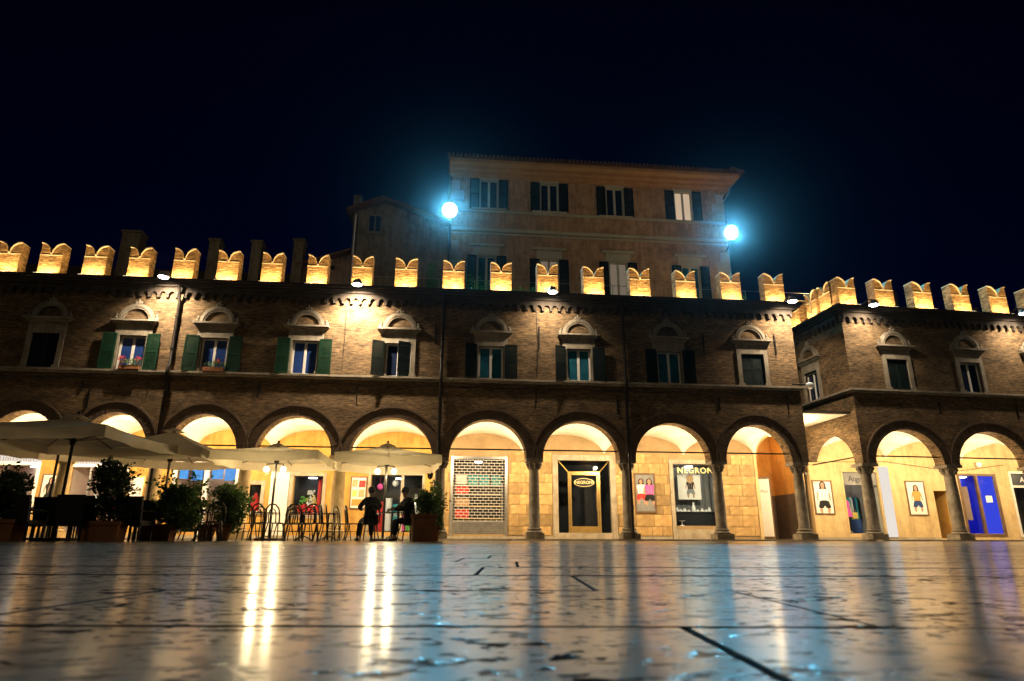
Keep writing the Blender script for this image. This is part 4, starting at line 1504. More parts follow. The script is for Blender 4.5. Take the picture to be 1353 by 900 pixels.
mb.box(8.52, 8.62, YB - .04, YB + .1, .32, 2.96)
bl = mb.build('shop_window', 'wood', cor)
for x0, x1 in ((7.68, 8.52), (8.62, 9.52)):
    MB().box(x0, x1, YB + .05, YB + .06, .32, 2.96).build('pane', 'glass', bl)
o = MB().box(-.36, .36, -.02, .02, 0, 1.55).build('notice_board', 'tan', None, loc=at(FR, 8.1, YB + .5, .95), rot=(0, 0, FR[1]))
tag(o, 'tall tan board standing in the left half of the blue window', 'board')
o = MB().box(-.17, .17, -.003, .003, 0, .30).build('paper_notice', 'white', None, loc=at(FR, 9.1, YB + .04, 1.75), rot=(0, 0, FR[1]))
tag(o, 'white paper notice stuck on the blue shop door', 'notice')
recess(cor, 10.45, 12.2, .33, 3.1, 1.2, 'darkroom', YB + .25, lit='ledpanel')
mb = MB()
frame_rect(mb, 10.35, 12.3, .17, 3.2, .10, YB - .04, YB + .1)
mb.box(10.45, 12.2, YB - .04, YB + .1, 2.45, 2.55)
mb.build('shop_window', 'whitewood', cor)
f_ = thing('shop_fascia', 'black fascia with white letters at the right edge', 'sign', at(FR, 11.3, YB + .02, 2.83), FR[1])
MB().box(-.84, .84, 0, .05, -.26, .24).build('sign_board', 'black', f_)
text_mesh('lettering', 'A A', .34, 'white', f_, (-.05, -.006, -.02), 0, 1.1, .004)
MB().tube([(-.0, YB - .02, 3.45), (3.9, YB - .02, 3.55), (7.5, YB - .02, 3.15), (10.2, YB - .02, 3.5)], .012, 5).build('cable', 'iron', cor)
t = thing('globe_lamp', 'small round wall lamp above the blue shop window', 'lamp', at(FR, 8.75, YB - .12, 3.48), FR[1])
MB().ball((0, 0, 0), .13, 12, 8).build('globe', 'white', t, smooth=True)
MB().tube([(0, .02, 0), (0, .12, 0)], .05, 8).build('bracket', 'iron', t)
framed_poster(FR, .08, 1.04, 1.14, 2.64, YB - .003, 'framed poster of a model in white top and black shorts', 'wood', 'paper',
              lambda t, w, h, y: figure_print(t, .02, .25, 1.1, 'white', 'black', y))
framed_poster(FR, 4.76, 5.74, 1.12, 2.68, YB - .003, 'framed poster of a model in an orange top with raised arms', 'wood', 'paper',
              lambda t, w, h, y: figure_print(t, .02, .35, .95, 'orange', 'navy', y))

# ---- covered lane between the two blocks
lane = thing('covered_passage', 'flat lit ceiling and orange arched passage between the two arcades', 'passage', FM[0], FM[1])
MB().box(XR - .002, 14.12, .25, 3.70, 5.06, 5.14).build('ceiling_slab', 'cornice', lane)
MB().box(XR + .02, 14.02, .33, 3.70, 5.03, 5.055).build('soffit', 'vault', lane)
mb = MB()
a = arc(12.60, 3.5, 1.05, 1.15, 16)
mb.strip(a, [(p[0], 5.03) for p in a], 3.75, 4.0)
mb.box(11.42, 11.55, 3.75, 4.0, .06, 5.03)
mb.box(13.65, 13.72, 3.75, 4.0, .06, 5.03)
mb.build('arch_wall', 'cream', lane)
mb = MB()
mb.box(11.44, 11.55, 4.0, 6.6, .06, 5.0)
mb.box(13.65, 13.75, 4.0, 6.6, .06, 5.0)
mb.box(11.55, 13.65, 6.5, 6.6, .06, 5.0)
mb.box(11.55, 13.65, 4.001, 6.5, 5.0, 5.02)
mb.build('passage_wall', 'orange', lane)
mb = MB()
mb.box(11.553, 11.58, 4.0, 6.49, .06, 2.1)
mb.box(13.62, 13.648, 4.0, 6.49, .06, 2.1)
mb.box(11.58, 13.62, 6.47, 6.498, .06, 2.1)
mb.build('wainscot', 'wains', lane)
t = thing('passage_board', 'tall pale notice panel in a dark frame inside the orange passage', 'board', at(FM, 12.05, 4.35, .06), FM[1] + R(-12))
MB().box(-.32, .32, 0, .05, 0, 2.75).build('frame', 'wood', t)
MB().box(-.25, .25, -.012, -.001, .12, 2.65).build('sheet', 'paper', t)
text_mesh('lettering', 'Mad', .17, 'black', t, (.0, -.015, 2.1), 0, 1.1, .002)
t = thing('lane_lamp', 'small lamp under the flat ceiling between the blocks', 'lamp', at(FM, 12.9, 2.2, 4.9), FM[1])
MB().lathe([(.10, -.06), (.13, .0), (.08, .12)], (0, 0, 0), 10).build('lamp_body', 'lens_warm', t, smooth=True)
lamp('POINT', 'lane_light', t, (0, 0, -.35), 40, WARM, .1)
lamp('POINT', 'passage_light', t, (-.3, 3.2, -.6), 38, AMBER, .12)
t = thing('dome_camera', 'white dome camera on a bracket at the corner of the lane', 'camera', at(FM, 11.9, -.1, 6.1), FM[1])
MB().tube([(-.35, .05, .05), (.25, -.1, .05)], .03, 6).build('bracket', 'iron', t)
MB().lathe([(.03, .12), (.16, .06), (.16, -.02), (.12, -.12), (.03, -.17)], (.32, -.12, .0), 12).build('dome', 'white', t, smooth=True)

# ------------------------------------------------------------------ white floodlights on the cornices
def wall_flood(fr, x, label, power=1.0):
    t = thing('cornice_floodlight', label, 'floodlight', at(fr, x, -1.0, 9.45), fr[1], 'white floodlights on the cornices')
    mb = MB()
    mb.lathe([(.04, .22), (.12, .18), (.19, .06), (.21, -.02)], (0, 0, 0), 12)
    mb.build('housing', 'steel', t, smooth=True)
    MB().lathe([(.01, -.05), (.14, -.045), (.195, -.012), (.19, .0)], (0, 0, 0), 12).build('lens', 'lens_white', t, smooth=True)
    MB().tube([(0, 0, .2), (0, .3, .34), (0, .62, .22), (0, .68, .1)], .028, 6).build('arm', 'iron', t)
    lamp('SPOT', 'flood_lamp', t, (0, 0, -.08), W_WALLFLOOD * power, (1.0, .80, .58), .10, (0, .80, -1), R(128), .9)


wall_flood(FM, -13.25, 'white floodlight above the leftmost drainpipe', 1.5)
wall_flood(FM, -6.10, 'white floodlight on the cornice over the brightest wall patch', 3.2)
wall_flood(FM, 1.52, 'white floodlight on the cornice left of the middle drainpipe', .7)
wall_flood(FM, 11.5, 'white floodlight at the right end of the long cornice', 1.3)
wall_flood(FR, .85, 'white floodlight at the corner of the right block', .7)
wall_flood(FR, 8.0, 'white floodlight on the cornice at the right edge', .7)

# ------------------------------------------------------------------ apricot palace behind
pal = thing('apricot_palace', 'tall apricot palace with green shutters rising behind the battlements', 'building', FM[0], FM[1])
PX0, PX1, PY = -2.65, 14.2, 10.0
PWU = [(-.41, 18.9, 20.85), (3.25, 18.88, 20.82), (7.31, 18.8, 20.76), (11.63, 18.72, 20.76)]
PWL = [(-.50, 13.4, 15.85), (3.18, 13.4, 15.78), (7.32, 13.4, 15.78), (11.75, 13.4, 15.74)]
mb = MB()
holes_wall(mb, PX0, PX1, 8.0, 21.4, PY, PY + .4, [(c - .56, c + .56, a, b) for c, a, b in PWU + PWL])
mb.box(PX0, PX0 + .4, PY + .41, 22, 8.0, 21.4)
mb.box(PX1 - .4, PX1, PY + .41, 22, 8.0, 21.4)
mb.build('wall', 'palazzo', pal)
mb = MB()
for z0, z1, o_ in ((18.62, 18.76, .10), (17.38, 17.58, .12), (17.2, 17.3, .05)):
    mb.box(PX0 - o_, PX1 + o_, PY - o_, PY - .002, z0, z1)
mb.build('string_course', 'palazzo_trim', pal)
mb = MB()
for (z0, z1, o_) in ((20.95, 21.05, .08), (21.05, 21.28, .20), (21.282, 21.5, .45), (21.502, 21.72, .85)):
    mb.box(PX0 - min(o_, .15), PX1 + o_, PY - o_, PY - .004, z0, z1)
    mb.box(PX1 + .004, PX1 + o_, PY - .003, 21.5, z0, z1)
mb.build('eave', 'eave', pal)
mb = MB()
mb.add([(PX0 - .25, PY - 1.02, 21.74), (PX1 + 1.02, PY - 1.02, 21.74), (PX1 + 1.02, 22.8, 21.74), (PX0 - .25, 22.8, 21.74), (PX0 + 5, 16, 24.2), (PX1 - 5, 16, 24.2)],
       [(0, 1, 5, 4), (1, 2, 5), (2, 3, 4, 5), (3, 0, 4), (0, 3, 2, 1)])
rf = mb.build('roof', 'tile', pal)
mb = MB()
x = PX0 - .2
while x < PX1 + 1.0:
    mb.tube([(x, PY - 1.12, 21.80), (x, PY - .2, 22.05)], .085, 6)
    x += .24
y = PY - 1.0
while y < 21:
    mb.tube([(PX1 + 1.12, y, 21.80), (PX1 + .3, y, 22.05)], .085, 6)
    y += .24
mb.build('eave_tiles', 'tile', rf)
for i in range(17):          # toothed corner stones
    z0 = 9.5 + i * .66
    if any(z0 < q + .14 and z0 + .63 > p - .02 for p, q in ((17.2, 17.3), (17.38, 17.58), (18.62, 18.76))):
        continue
    MB().box(PX1 - (.75 if i % 2 else .5), PX1 + .03, PY - .03, PY - .003, z0, z0 + .63, bev=.012).build('quoin', 'palazzo_trim', pal)
    MB().box(PX0 - .03, PX0 + (.75 if i % 2 else .5), PY - .03, PY - .003, z0, z0 + .63, bev=.012).build('quoin', 'palazzo_trim', pal)


def palace_window(c, z0, z1, pane, sash=True, hood=False, shut=(1, 1)):
    mb = MB()
    hw = .56
    frame_rect(mb, c - hw - .02, c + hw + .02, z0, z1 + .02, .05, PY - .02, PY + .099)
    o = mb.build('window', 'palazzo_trim', pal)
    mb = MB()
    if hood:
        mb.box(c - .75, c + .75, PY - .05, PY - .002, z1 + .03, z1 + .55)
        mb.box(c - .98, c + .98, PY - .20, PY - .003, z1 + .552, z1 + .70)
    else:
        mb.box(c - .62, c + .62, PY - .06, PY - .002, z1 + .022, z1 + .16)
    mb.build('lintel', 'palazzo_trim', o)
    MB().box(c - 1.05, c + 1.05, PY - .16, PY - .002, z0 - .12, z0 - .002).build('sill', 'palazzo_trim', o)
    fr_ = MB()
    frame_rect(fr_, c - hw, c + hw, z0, z1, .09, PY + .10, PY + .16)
    fr_.box(c - .07, c + .07, PY + .10, PY + .16, z0 + .09, z1 - .09)
    fr_.build('casement_frame', 'whitewood', o)
    for s in (-1, 1):
        a, b = sorted((c + s * .07, c + s * (hw - .09)))
        MB().box(a, b, PY + .125, PY + .135, z0 + .09, z1 - .09).build('pane', pane, o)
    b_ = shutter_mesh(.56, z1 - z0)
    for s in (-1, 1):
        q = MB()
        q.v = [(c + s * (hw + .03 + x), PY - .03 + y, z + z0) for x, y, z in b_.v]
        q.f, q.m = list(b_.f), list(b_.m)
        q.build('shutter', 'shutter_dark', o)


for i, (c, a, b) in enumerate(PWU):
    palace_window(c, a, b, 'litwindow' if i == 3 else 'nightglass')
for i, (c, a, b) in enumerate(PWL):
    palace_window(c, a, b, ('tealglass', 'dimwindow', 'dimwindow', 'tealglass')[i], hood=True)
MB().tube([(PX1 + .12, PY + .2, 9), (PX1 + .12, PY + .2, 20.3), (PX1 + .5, PY + .2, 20.9), (PX1 + .7, PY + .2, 21.4)], .06, 6).build('drainpipe', 'steel', pal)

# cyan-white floodlights at the corners of the palace
def big_flood(x, z, label):
    t = thing('piazza_floodlight', label, 'floodlight', at(FM, x, PY - .9, z), FM[1], 'piazza floodlights on the palace corners')
    d = Vector((-.0, -1.0, -.42)).normalized()
    q = d.to_track_quat('Z', 'Y')
    for nm, prof, m in (('housing', [(.08, -.34), (.26, -.28), (.44, -.05), (.47, .0), (.455, .0), (.42, -.05)], 'steel'),
                        ('reflector', [(.10, -.18), (.28, -.15), (.38, -.07), (.42, -.02)], 'bowl'),
                        ('lens', None, 'lens_cyan')):
        if nm == 'lens':
            mb = MB()
            for k in range(7):
                cx, cy = (0, 0) if k == 6 else (.245 * math.cos(1.047 * k + .3), .245 * math.sin(1.047 * k + .3))
                mb.lathe([(.03, .0), (.09, -.005), (.105, -.03)], (cx, cy, -.02), 12)
            o = mb.build('lens', m, t, smooth=True)
            o.rotation_euler = q.to_euler()
            continue
        o = MB().lathe(prof, (0, 0, 0), 20, cap=nm == 'lens').build(nm, m, t, smooth=True)
        o.rotation_euler = q.to_euler()
    MB().tube([(0, .1, -.1), (0, .5, -.7), (0, .9, -.8)], .05, 6).build('bracket', 'iron', t)
    lamp('SPOT', 'piazza_light', t, d * .03, W_FLOOD, (.13, .66, 1.0), .12, d, R(140), .6)
    return t


big_flood(-2.72, 18.2, 'round cyan floodlight at the left corner of the apricot palace')
big_flood(14.1, 17.65, 'round cyan floodlight at the right corner of the apricot palace')

# ------------------------------------------------------------------ other roofs and houses behind
hs = thing('gabled_house', 'narrow grey house with one small window left of the apricot palace', 'building', FM[0], FM[1])
mb = MB()
mb.prism([(-7.75, 9.0), (-2.75, 9.0), (-2.75, 16.1), (-6.25, 17.35), (-7.75, 16.7)], 7.0, 12.0)
mb.build('wall', 'greyhouse', hs)
mb = MB()
top = [(-8.1, 16.62), (-6.25, 17.42), (-2.6, 16.1)]
mb.strip(top, [(p[0], p[1] + .14) for p in top], 6.6, 12.2)
mb.build('roof', 'tile', hs)
mb = MB()
frame_rect(mb, -7.0, -6.25, 15.52, 16.58, .08, 6.93, 6.998)
mb.box(-6.66, -6.59, 6.94, 6.998, 15.6, 16.5)
w_ = mb.build('window', 'greycloth', hs)
for x0, x1 in ((-6.92, -6.66), (-6.59, -6.33)):
    MB().box(x0, x1, 6.97, 6.995, 15.6, 16.5).build('pane', 'blueglass', w_)
MB().box(-7.1, -6.15, 6.88, 6.998, 15.42, 15.515).build('sill', 'greycloth', w_)
MB().tube([(-7.62, 6.9, 9.6), (-7.62, 6.9, 16.5)], .05, 6).build('drainpipe', 'steel', hs)
MB().box(-7.9, -7.5, 7.3, 7.8, 16.5, 17.9).build('chimney', 'greyhouse', hs)
ph = thing('pink_house', 'low pinkish house wall behind the battlements left of the grey house', 'building', FM[0], FM[1])
MB().prism([(-10.2, 9.0), (-7.78, 9.0), (-7.78, 14.45), (-10.2, 13.6)], 7.4, 12.0).build('wall', 'pinkhouse', ph)
mb = MB()
mb.strip([(-10.5, 13.52), (-7.77, 14.5)], [(-10.5, 13.64), (-7.77, 14.62)], 7.0, 12.0)
mb.build('roof', 'tile', ph)
MB().ball((-8.7, 7.35, 13.6), .12, 8, 5).build('vent', 'iron', ph)
lr = thing('dark_roofed_house', 'long dark tiled roof with four chimneys behind the left battlements', 'building', FM[0], FM[1])
MB().box(-26, -10.6, 8.0, 14.0, 9.0, 12.4).build('wall', 'darkroof', lr)
mb = MB()
mb.add([(-26.5, 7.5, 12.35), (-10.4, 7.5, 12.35), (-10.4, 11, 14.6), (-26.5, 11, 14.6), (-10.4, 14.5, 12.35), (-26.5, 14.5, 12.35)], [(0, 1, 2, 3), (3, 2, 4, 5), (0, 3, 5), (1, 4, 2), (0, 5, 4, 1)])
rf = mb.build('roof', 'darkroof', lr)
for x0, x1, zt in ((-19.2, -18.3, 15.05), (-14.9, -14.4, 14.8), (-12.8, -12.3, 14.8), (-10.7, -10.2, 15.0)):
    mb = MB()
    mb.box(x0, x1, 7.0, 7.7, 12.0, zt - .12)
    mb.box(x0 - .06, x1 + .06, 6.94, 7.76, zt - .118, zt)
    mb.build('chimney', 'greyhouse', rf)
dh = thing('dark_house', 'dark unlit house with a chimney behind the right battlements', 'building', FR[0], FR[1])
MB().prism([(7.4, 9.0), (14, 9.0), (14, 12.9), (7.4, 12.1)], 7.0, 12).build('wall', 'darkroof', dh)
MB().box(8.35, 8.75, 6.8, 7.3, 11.5, 13.5).build('chimney', 'darkroof', dh)
# terrace rail and deck chair of the roof terrace
rl = thing('terrace_railing', 'thin iron railing along the roof terrace behind the merlons', 'railing', FM[0], FM[1])
mb = MB()
for z in (10.1, 10.62):
    mb.tube([(-6.0, 1.0, z), (13.5, 1.0, z)], .014, 5)
mb.build('rail', 'steel', rl)
for i in range(14):
    MB().tube([(-6 + 1.5 * i, 1.0, CORN1), (-6 + 1.5 * i, 1.0, 10.62)], .016, 5).build('post', 'steel', rl)

t = thing('folded_parasol', 'tall folded white parasol on the terrace beside the palace corner', 'parasol', at(FM, 10.35, 1.9, CORN1), FM[1])
mb = MB()
pr = []
for z_, r_ in ((.55, .05), (.75, .15), (1.5, .12), (2.05, .08), (2.22, .03)):
    pr.append((r_, z_))
mb.lathe(pr, (0, 0, 0), 9)
mb.build('cloth', 'white', t)
MB().tube([(0, 0, 0), (0, 0, 2.3)], .025, 6).build('pole', 'steel', t)
MB().tube([(0, 0, 0), (0, 0, .05)], .25, 10).build('base', 'iron', t)

# ------------------------------------------------------------------ plants
def leaves(mb, centre, rad, n, size, rnd, droop=.2, shell=.5):
    for _ in range(n):
        while True:
            p = Vector((rnd.uniform(-1, 1), rnd.uniform(-1, 1), rnd.uniform(-1, 1)))
            if shell * rnd.random() < p.length <= 1:
                break
        c = Vector(centre) + Vector((p.x * rad[0], p.y * rad[1], p.z * rad[2]))
        d = (p + Vector((rnd.uniform(-1, 1), rnd.uniform(-1, 1), rnd.uniform(-.4, 1)))).normalized()
        s = d.cross(Vector((rnd.uniform(-1, 1), rnd.uniform(-1, 1), rnd.uniform(-1, 1)))).normalized()
        L = size * rnd.uniform(.6, 1.3)
        u = d.cross(s)
        a, b = c, c + d * L
        mid = c + d * L * .5 - u * L * .1
        mb.add([a, mid + s * L * .28, b, mid - s * L * .28], [(0, 1, 2), (0, 2, 3)])


def plant(label, loc, h, w, seed, n=900, size=.085, z0=.0, mat='leaf', lobes=7, group=None, trunk_h=.35, cat='plant'):
    rnd = random.Random(seed)
    t = thing('potted_plant', label, cat, loc, 0, group)
    st, lf = MB(), MB()
    st.tube([(0, 0, z0 - .05), (.01, .0, z0 + trunk_h * h), (.0, .02, z0 + .7 * h)], [.025, .02, .01], 6)
    for i in range(lobes):
        a = rnd.uniform(0, 6.28)
        rr = w * rnd.uniform(.1, .62)
        z = z0 + h * rnd.uniform(trunk_h * .6, .86)
        c = (rr * math.cos(a), rr * math.sin(a), z)
        st.tube([(0, 0, z0 + trunk_h * h * .4), (c[0] * .6, c[1] * .6, (z + z0) / 2), c], [.014, .01, .006], 5)
        k = rnd.uniform(.7, 1.15)
        leaves(lf, c, (w * .42 * k, w * .42 * k, h * .20 * k), n // lobes, size, rnd)
    leaves(lf, (0, 0, z0 + h * .55), (w * .62, w * .62, h * .40), n // 5, size, rnd, shell=.6)
    leaves(lf, (0, 0, z0 + h * .25), (w * .62, w * .62, h * .27), n // 4, size, rnd, shell=.5)
    for i in range(int(10 + n / 90)):          # loose shoots that break the outline
        a, el = rnd.uniform(0, 6.28), rnd.uniform(-.2, 1.3)
        d = Vector((math.cos(a) * math.cos(el), math.sin(a) * math.cos(el), math.sin(el)))
        b0 = Vector((0, 0, z0 + h * rnd.uniform(.25, .62)))
        L = w * rnd.uniform(.75, 1.12) * (1 + .35 * max(0, math.sin(el)) * h / (2 * w))
        b1 = b0 + d * L + Vector((0, 0, -.06 * L))
        st.tube([b0, b0 + d * L * .6, b1], [.008, .006, .003], 4)
        for k in range(int(max(8, n / 110))):
            leaves(lf, tuple(b0.lerp(b1, rnd.uniform(.45, 1.0))), (.05, .05, .05), 1, size * 1.1, rnd)
    st.build('stem', 'bark', t)
    lf.build('foliage', mat, t)
    return t


def planter(label, loc, w, d, h, rz, round_=False):
    t = thing('planter', label, 'planter', loc, rz, 'terracotta planters of the cafe')
    mb = MB()
    if round_:
        mb.lathe([(w * .34, 0), (w * .46, h * .8), (w * .5, h * .82), (w * .5, h), (w * .43, h), (w * .42, h * .9)], (0, 0, 0), 14)
        mb.build('pot', 'terracotta', t, smooth=True)
        MB().lathe([(.01, h * .9), (w * .42, h * .9)], (0, 0, 0), 14).build('soil', 'soil', t)
        return t
    b, c = .92, 1.0
    lo = [(-w / 2 * b, -d / 2 * b, 0), (w / 2 * b, -d / 2 * b, 0), (w / 2 * b, d / 2 * b, 0), (-w / 2 * b, d / 2 * b, 0)]
    hi = [(x / b, y / b, h) for x, y, _ in lo]
    mb.add(lo + hi, [(0, 3, 2, 1), (0, 1, 5, 4), (1, 2, 6, 5), (2, 3, 7, 6), (3, 0, 4, 7)])
    mb.build('box', 'terracotta', t)
    mb = MB()
    mb.box(-w / 2 - .03, w / 2 + .03, -d / 2 - .03, -d / 2 + .03, h - .07, h + .01)
    mb.box(-w / 2 - .03, w / 2 + .03, d / 2 - .03, d / 2 + .03, h - .07, h + .01)
    mb.box(-w / 2 - .03, -w / 2 + .03, -d / 2 + .03, d / 2 - .03, h - .07, h + .01)
    mb.box(w / 2 - .03, w / 2 + .03, -d / 2 + .03, d / 2 - .03, h - .07, h + .01)
    mb.build('rim', 'terracotta', t)
    MB().box(-w / 2 + .03, w / 2 - .03, -d / 2 + .03, d / 2 - .03, h - .06, h - .03).build('soil', 'soil', t)
    return t


def ground_pt(px, Y):
    """x on the ground at depth Y for a column of the photograph (1353 wide)"""
    return (px - 676.5) / 900.0 * Y


planter('long terracotta trough under the leftmost plant', (ground_pt(-8, 15.0), 15.0, 0), 1.0, .5, .45, .1)
plant('dark oleander at the left edge in front of the first shop', (ground_pt(-2, 15.0), 15.0, .40), 1.22, .45, 1, 1500, .10, mat='leaf_dark')
planter('wide terracotta trough under the tall potted tree', (ground_pt(134, 15.2), 15.2, 0), .85, .5, .42, .12)
plant('tall dense potted tree beside the nearest parasol pole', (ground_pt(140, 15.2), 15.2, .38), 1.36, .55, 2, 2800, .085, mat='leaf_dark', lobes=11, trunk_h=.2)
planter('terracotta trough in front of the broad laurel', (ground_pt(207, 16.5), 16.5, 0), .75, .45, .38, .1)
plant('broad laurel bush right of the black chairs', (ground_pt(232, 16.6), 16.6, .34), .98, .78, 3, 3000, .09, lobes=11, trunk_h=.15)
planter('round terracotta pot behind the bistro stools', (ground_pt(272, 18.0), 18.0, 0), .5, .5, .42, 0, True)
plant('leafy bush between the laurel and the bistro tables', (ground_pt(300, 18.0), 18.0, .30), 1.15, .56, 4, 2000, .10, lobes=9, trunk_h=.15)
planter('round terracotta pot left of the first bistro chair', (ground_pt(294, 17.7), 17.7, 0), .42, .42, .42, 0, True)
planter('tall square brown planter behind the seated couple', (ground_pt(559, 17.4), 17.4, 0), .58, .58, .66, .25)
plant('bushy green shrub in the tall planter by the column', (ground_pt(566, 17.5), 17.5, .60), .62, .46, 6, 1500, .08, lobes=8, trunk_h=.1)
plant('climbing shrub trailing on the column behind the tall planter', (ground_pt(577, 18.6), 18.6, .3), 1.35, .24, 8, 700, .09, lobes=8, trunk_h=.1)
planter('small slatted pot beside the tall planter', (ground_pt(574, 18.6), 18.6, 0), .36, .36, .40, 0, True)
# window boxes with geraniums
for c, lab, wts in ((-14.30, 'window box of red geraniums on the second window sill', 1), (-11.30, 'window box with a single red bloom on the third sill', 0)):
    t = thing('window_box', lab, 'window box', at(FM, c, -.14, 6.055), FM[1], 'geranium boxes on the sills')
    MB().box(-.36, .36, -.1, .1, 0, .15).build('box', 'terracotta', t)
    rnd = random.Random(int(c * 10))
    lf, fl = MB(), MB()
    leaves(lf, (0.05, -.02, .24), (.38, .12, .15), 240, .07, rnd)
    if wts:
        leaves(fl, (-.28, -.05, .36), (.14, .09, .12), 90, .06, rnd)
    leaves(fl, (.12 if not wts else .3, -.05, .36), (.09, .07, .10), 50, .06, rnd)
    lf.build('foliage', 'leaf', t)
    fl.build('blossoms', 'flower', t)


def palm(label, loc, h, n, seed):
    rnd = random.Random(seed)
    t = thing('palm', label, 'plant', loc, 0)
    MB().lathe([(.14, 0), (.22, .35), (.2, .36)], (0, 0, 0), 10).build('pot', 'terracotta', t)
    mb = MB()
    for i in range(n):
        a = 6.28 * i / n + rnd.uniform(-.2, .2)
        el = rnd.uniform(.35, 1.3)
        L = h * rnd.uniform(.7, 1.0)
        prev = Vector((0, 0, .35))
        dx, dy = math.cos(a), math.sin(a)
        side = Vector((-dy, dx, 0))
        for k in range(7):
            e2 = el - .16 * k
            d = Vector((dx * math.cos(e2), dy * math.cos(e2), math.sin(e2)))
            nxt = prev + d * L / 7
            for s in (-1, 1):
                tip = prev + side * s * L * .16 + d * L * .12
                mb.add([prev, prev + d * .03, tip], [(0, 1, 2)])
            mb.add([prev + side * .012, prev - side * .012, nxt], [(0, 1, 2)])
            prev = nxt
    mb.build('fronds', 'leaf_palm', t)


palm('bushy palm on the terrace left of the third middle merlon', at(FM, -1.3, 1.6, CORN1), 1.35, 26, 3)
palm('low palm on the terrace right of the third middle merlon', at(FM, .75, 1.6, CORN1), 1.15, 22, 4)
planter('terracotta pot of the terrace tree', at(FM, -3.3, 1.6, CORN1), .4, .4, .4, 0, True)
plant('slender potted tree on the terrace left of the palace', at(FM, -3.3, 1.6, CORN1 + .36), 1.65, .34, 9, 420, .11, lobes=6, trunk_h=.3, mat='leaf_palm')
plant('wispy shrub on the roof between the chimneys', at(FM, -11.6, 2.0, CORN1), 1.9, .35, 12, 160, .10, lobes=5, trunk_h=.4)
plant('small plant on the terrace beside the end merlon', at(FM, 10.45, 1.2, CORN1), .75, .25, 13, 160, .09, lobes=4, trunk_h=.2)

# ------------------------------------------------------------------ cafe parasols
def parasol(label, loc, half, rim, rz, peak=.75, pole_mat='iron'):
    t = thing('cafe_parasol', label, 'parasol', loc, rz, 'cream cafe parasols')
    top = rim + .28 + peak
    MB().tube([(0, 0, .05), (0, 0, top)], .036, 8).build('pole', pole_mat, t, smooth=True)
    MB().box(-.32, .32, -.32, .32, 0.0, .07, bev=.02).build('base', 'iron', t)
    # canopy: four sagging panels
    n = 18
    vs, fs = [], []
    corners = [(-half, -half), (half, -half), (half, half), (-half, half)]
    cp = MB()
    zr = rim + .28
    for k in range(4):
        a, b = Vector(corners[k]), Vector(corners[(k + 1) % 4])
        vs, fs = [], []
        for i in range(n + 1):
            r = .07 + .93 * i / n
            for j in range(n + 1):
                u = j / n
                p = (a * (1 - u) + b * u) * r
                sag = .07 * r * math.sin(math.pi * u) + .03 * math.sin(math.pi * r)
                wr = .012 * r * math.sin(u * 31 + k * 2 + 3 * r) + .008 * math.sin(r * 23 + u * 5 + k)
                vs.append((p.x, p.y, top - peak * r - sag + wr * math.sin(math.pi * u)))
        for i in range(n):
            for j in range(n):
                q = i * (n + 1) + j
                fs.append((q, q + 1, q + n + 2, q + n + 1))
        cp.add(vs, fs)
    cp.build('canopy', 'canvas', t, smooth=True)
    vl = MB()
    m = 18
    for k in range(4):
        a, b = Vector(corners[k]), Vector(corners[(k + 1) % 4])
        vs = []
        for j in range(m + 1):
            u = j / m
            p = a * (1 - u) + b * u
            z1 = top - peak - .07 * math.sin(math.pi * u)
            nrm = Vector((b - a)).orthogonal() if False else Vector(((b - a).y, -(b - a).x)).normalized()
            wv = .018 * math.sin(u * 25 + k)
            vs.append((p.x, p.y, z1))
            vs.append((p.x + nrm.x * wv - nrm.x * .01, p.y + nrm.y * wv - nrm.y * .01, z1 - .25 - .012 * math.sin(u * 18 + k)))
        vl.add(vs, [(2 * j, 2 * j + 2, 2 * j + 3, 2 * j + 1) for j in range(m)])
    vl.build('valance', 'canvas', t, smooth=True)
    for k in range(8):
        if k % 2 == 0:
            c = Vector(corners[k // 2]) * .985
        else:
            c = (Vector(corners[k // 2]) + Vector(corners[(k // 2 + 1) % 4])) / 2 * .985
        zz = top - peak + (.0 if k % 2 == 0 else -.075)
        rb = MB().tube([(0, 0, top - .05), (c.x * .5, c.y * .5, (top - .05 + zz - .035) / 2 - .05), (c.x, c.y, zz - .035)], .014, 5).build('rib', 'wood', t)
        MB().tube([(0, 0, rim + .15), (c.x * .5, c.y * .5, top - peak * .5 - .13)], .012, 5).build('strut', 'wood', rb)
    cap = MB()
    s = half * .16
    cap.add([(-s, -s, top - .02), (s, -s, top - .02), (s, s, top - .02), (-s, s, top - .02), (0, 0, top + .10)], [(0, 1, 4), (1, 2, 4), (2, 3, 4), (3, 0, 4)])
    cap.build('vent_cap', 'canvas', t)
    MB().lathe([(.06, rim + .05), (.075, rim + .11), (.06, rim + .2)], (0, 0, 0), 8).build('hub', 'iron', t)
    MB().ball((0, 0, top + .13), .04, 8, 6).build('finial', 'iron', t)
    return t


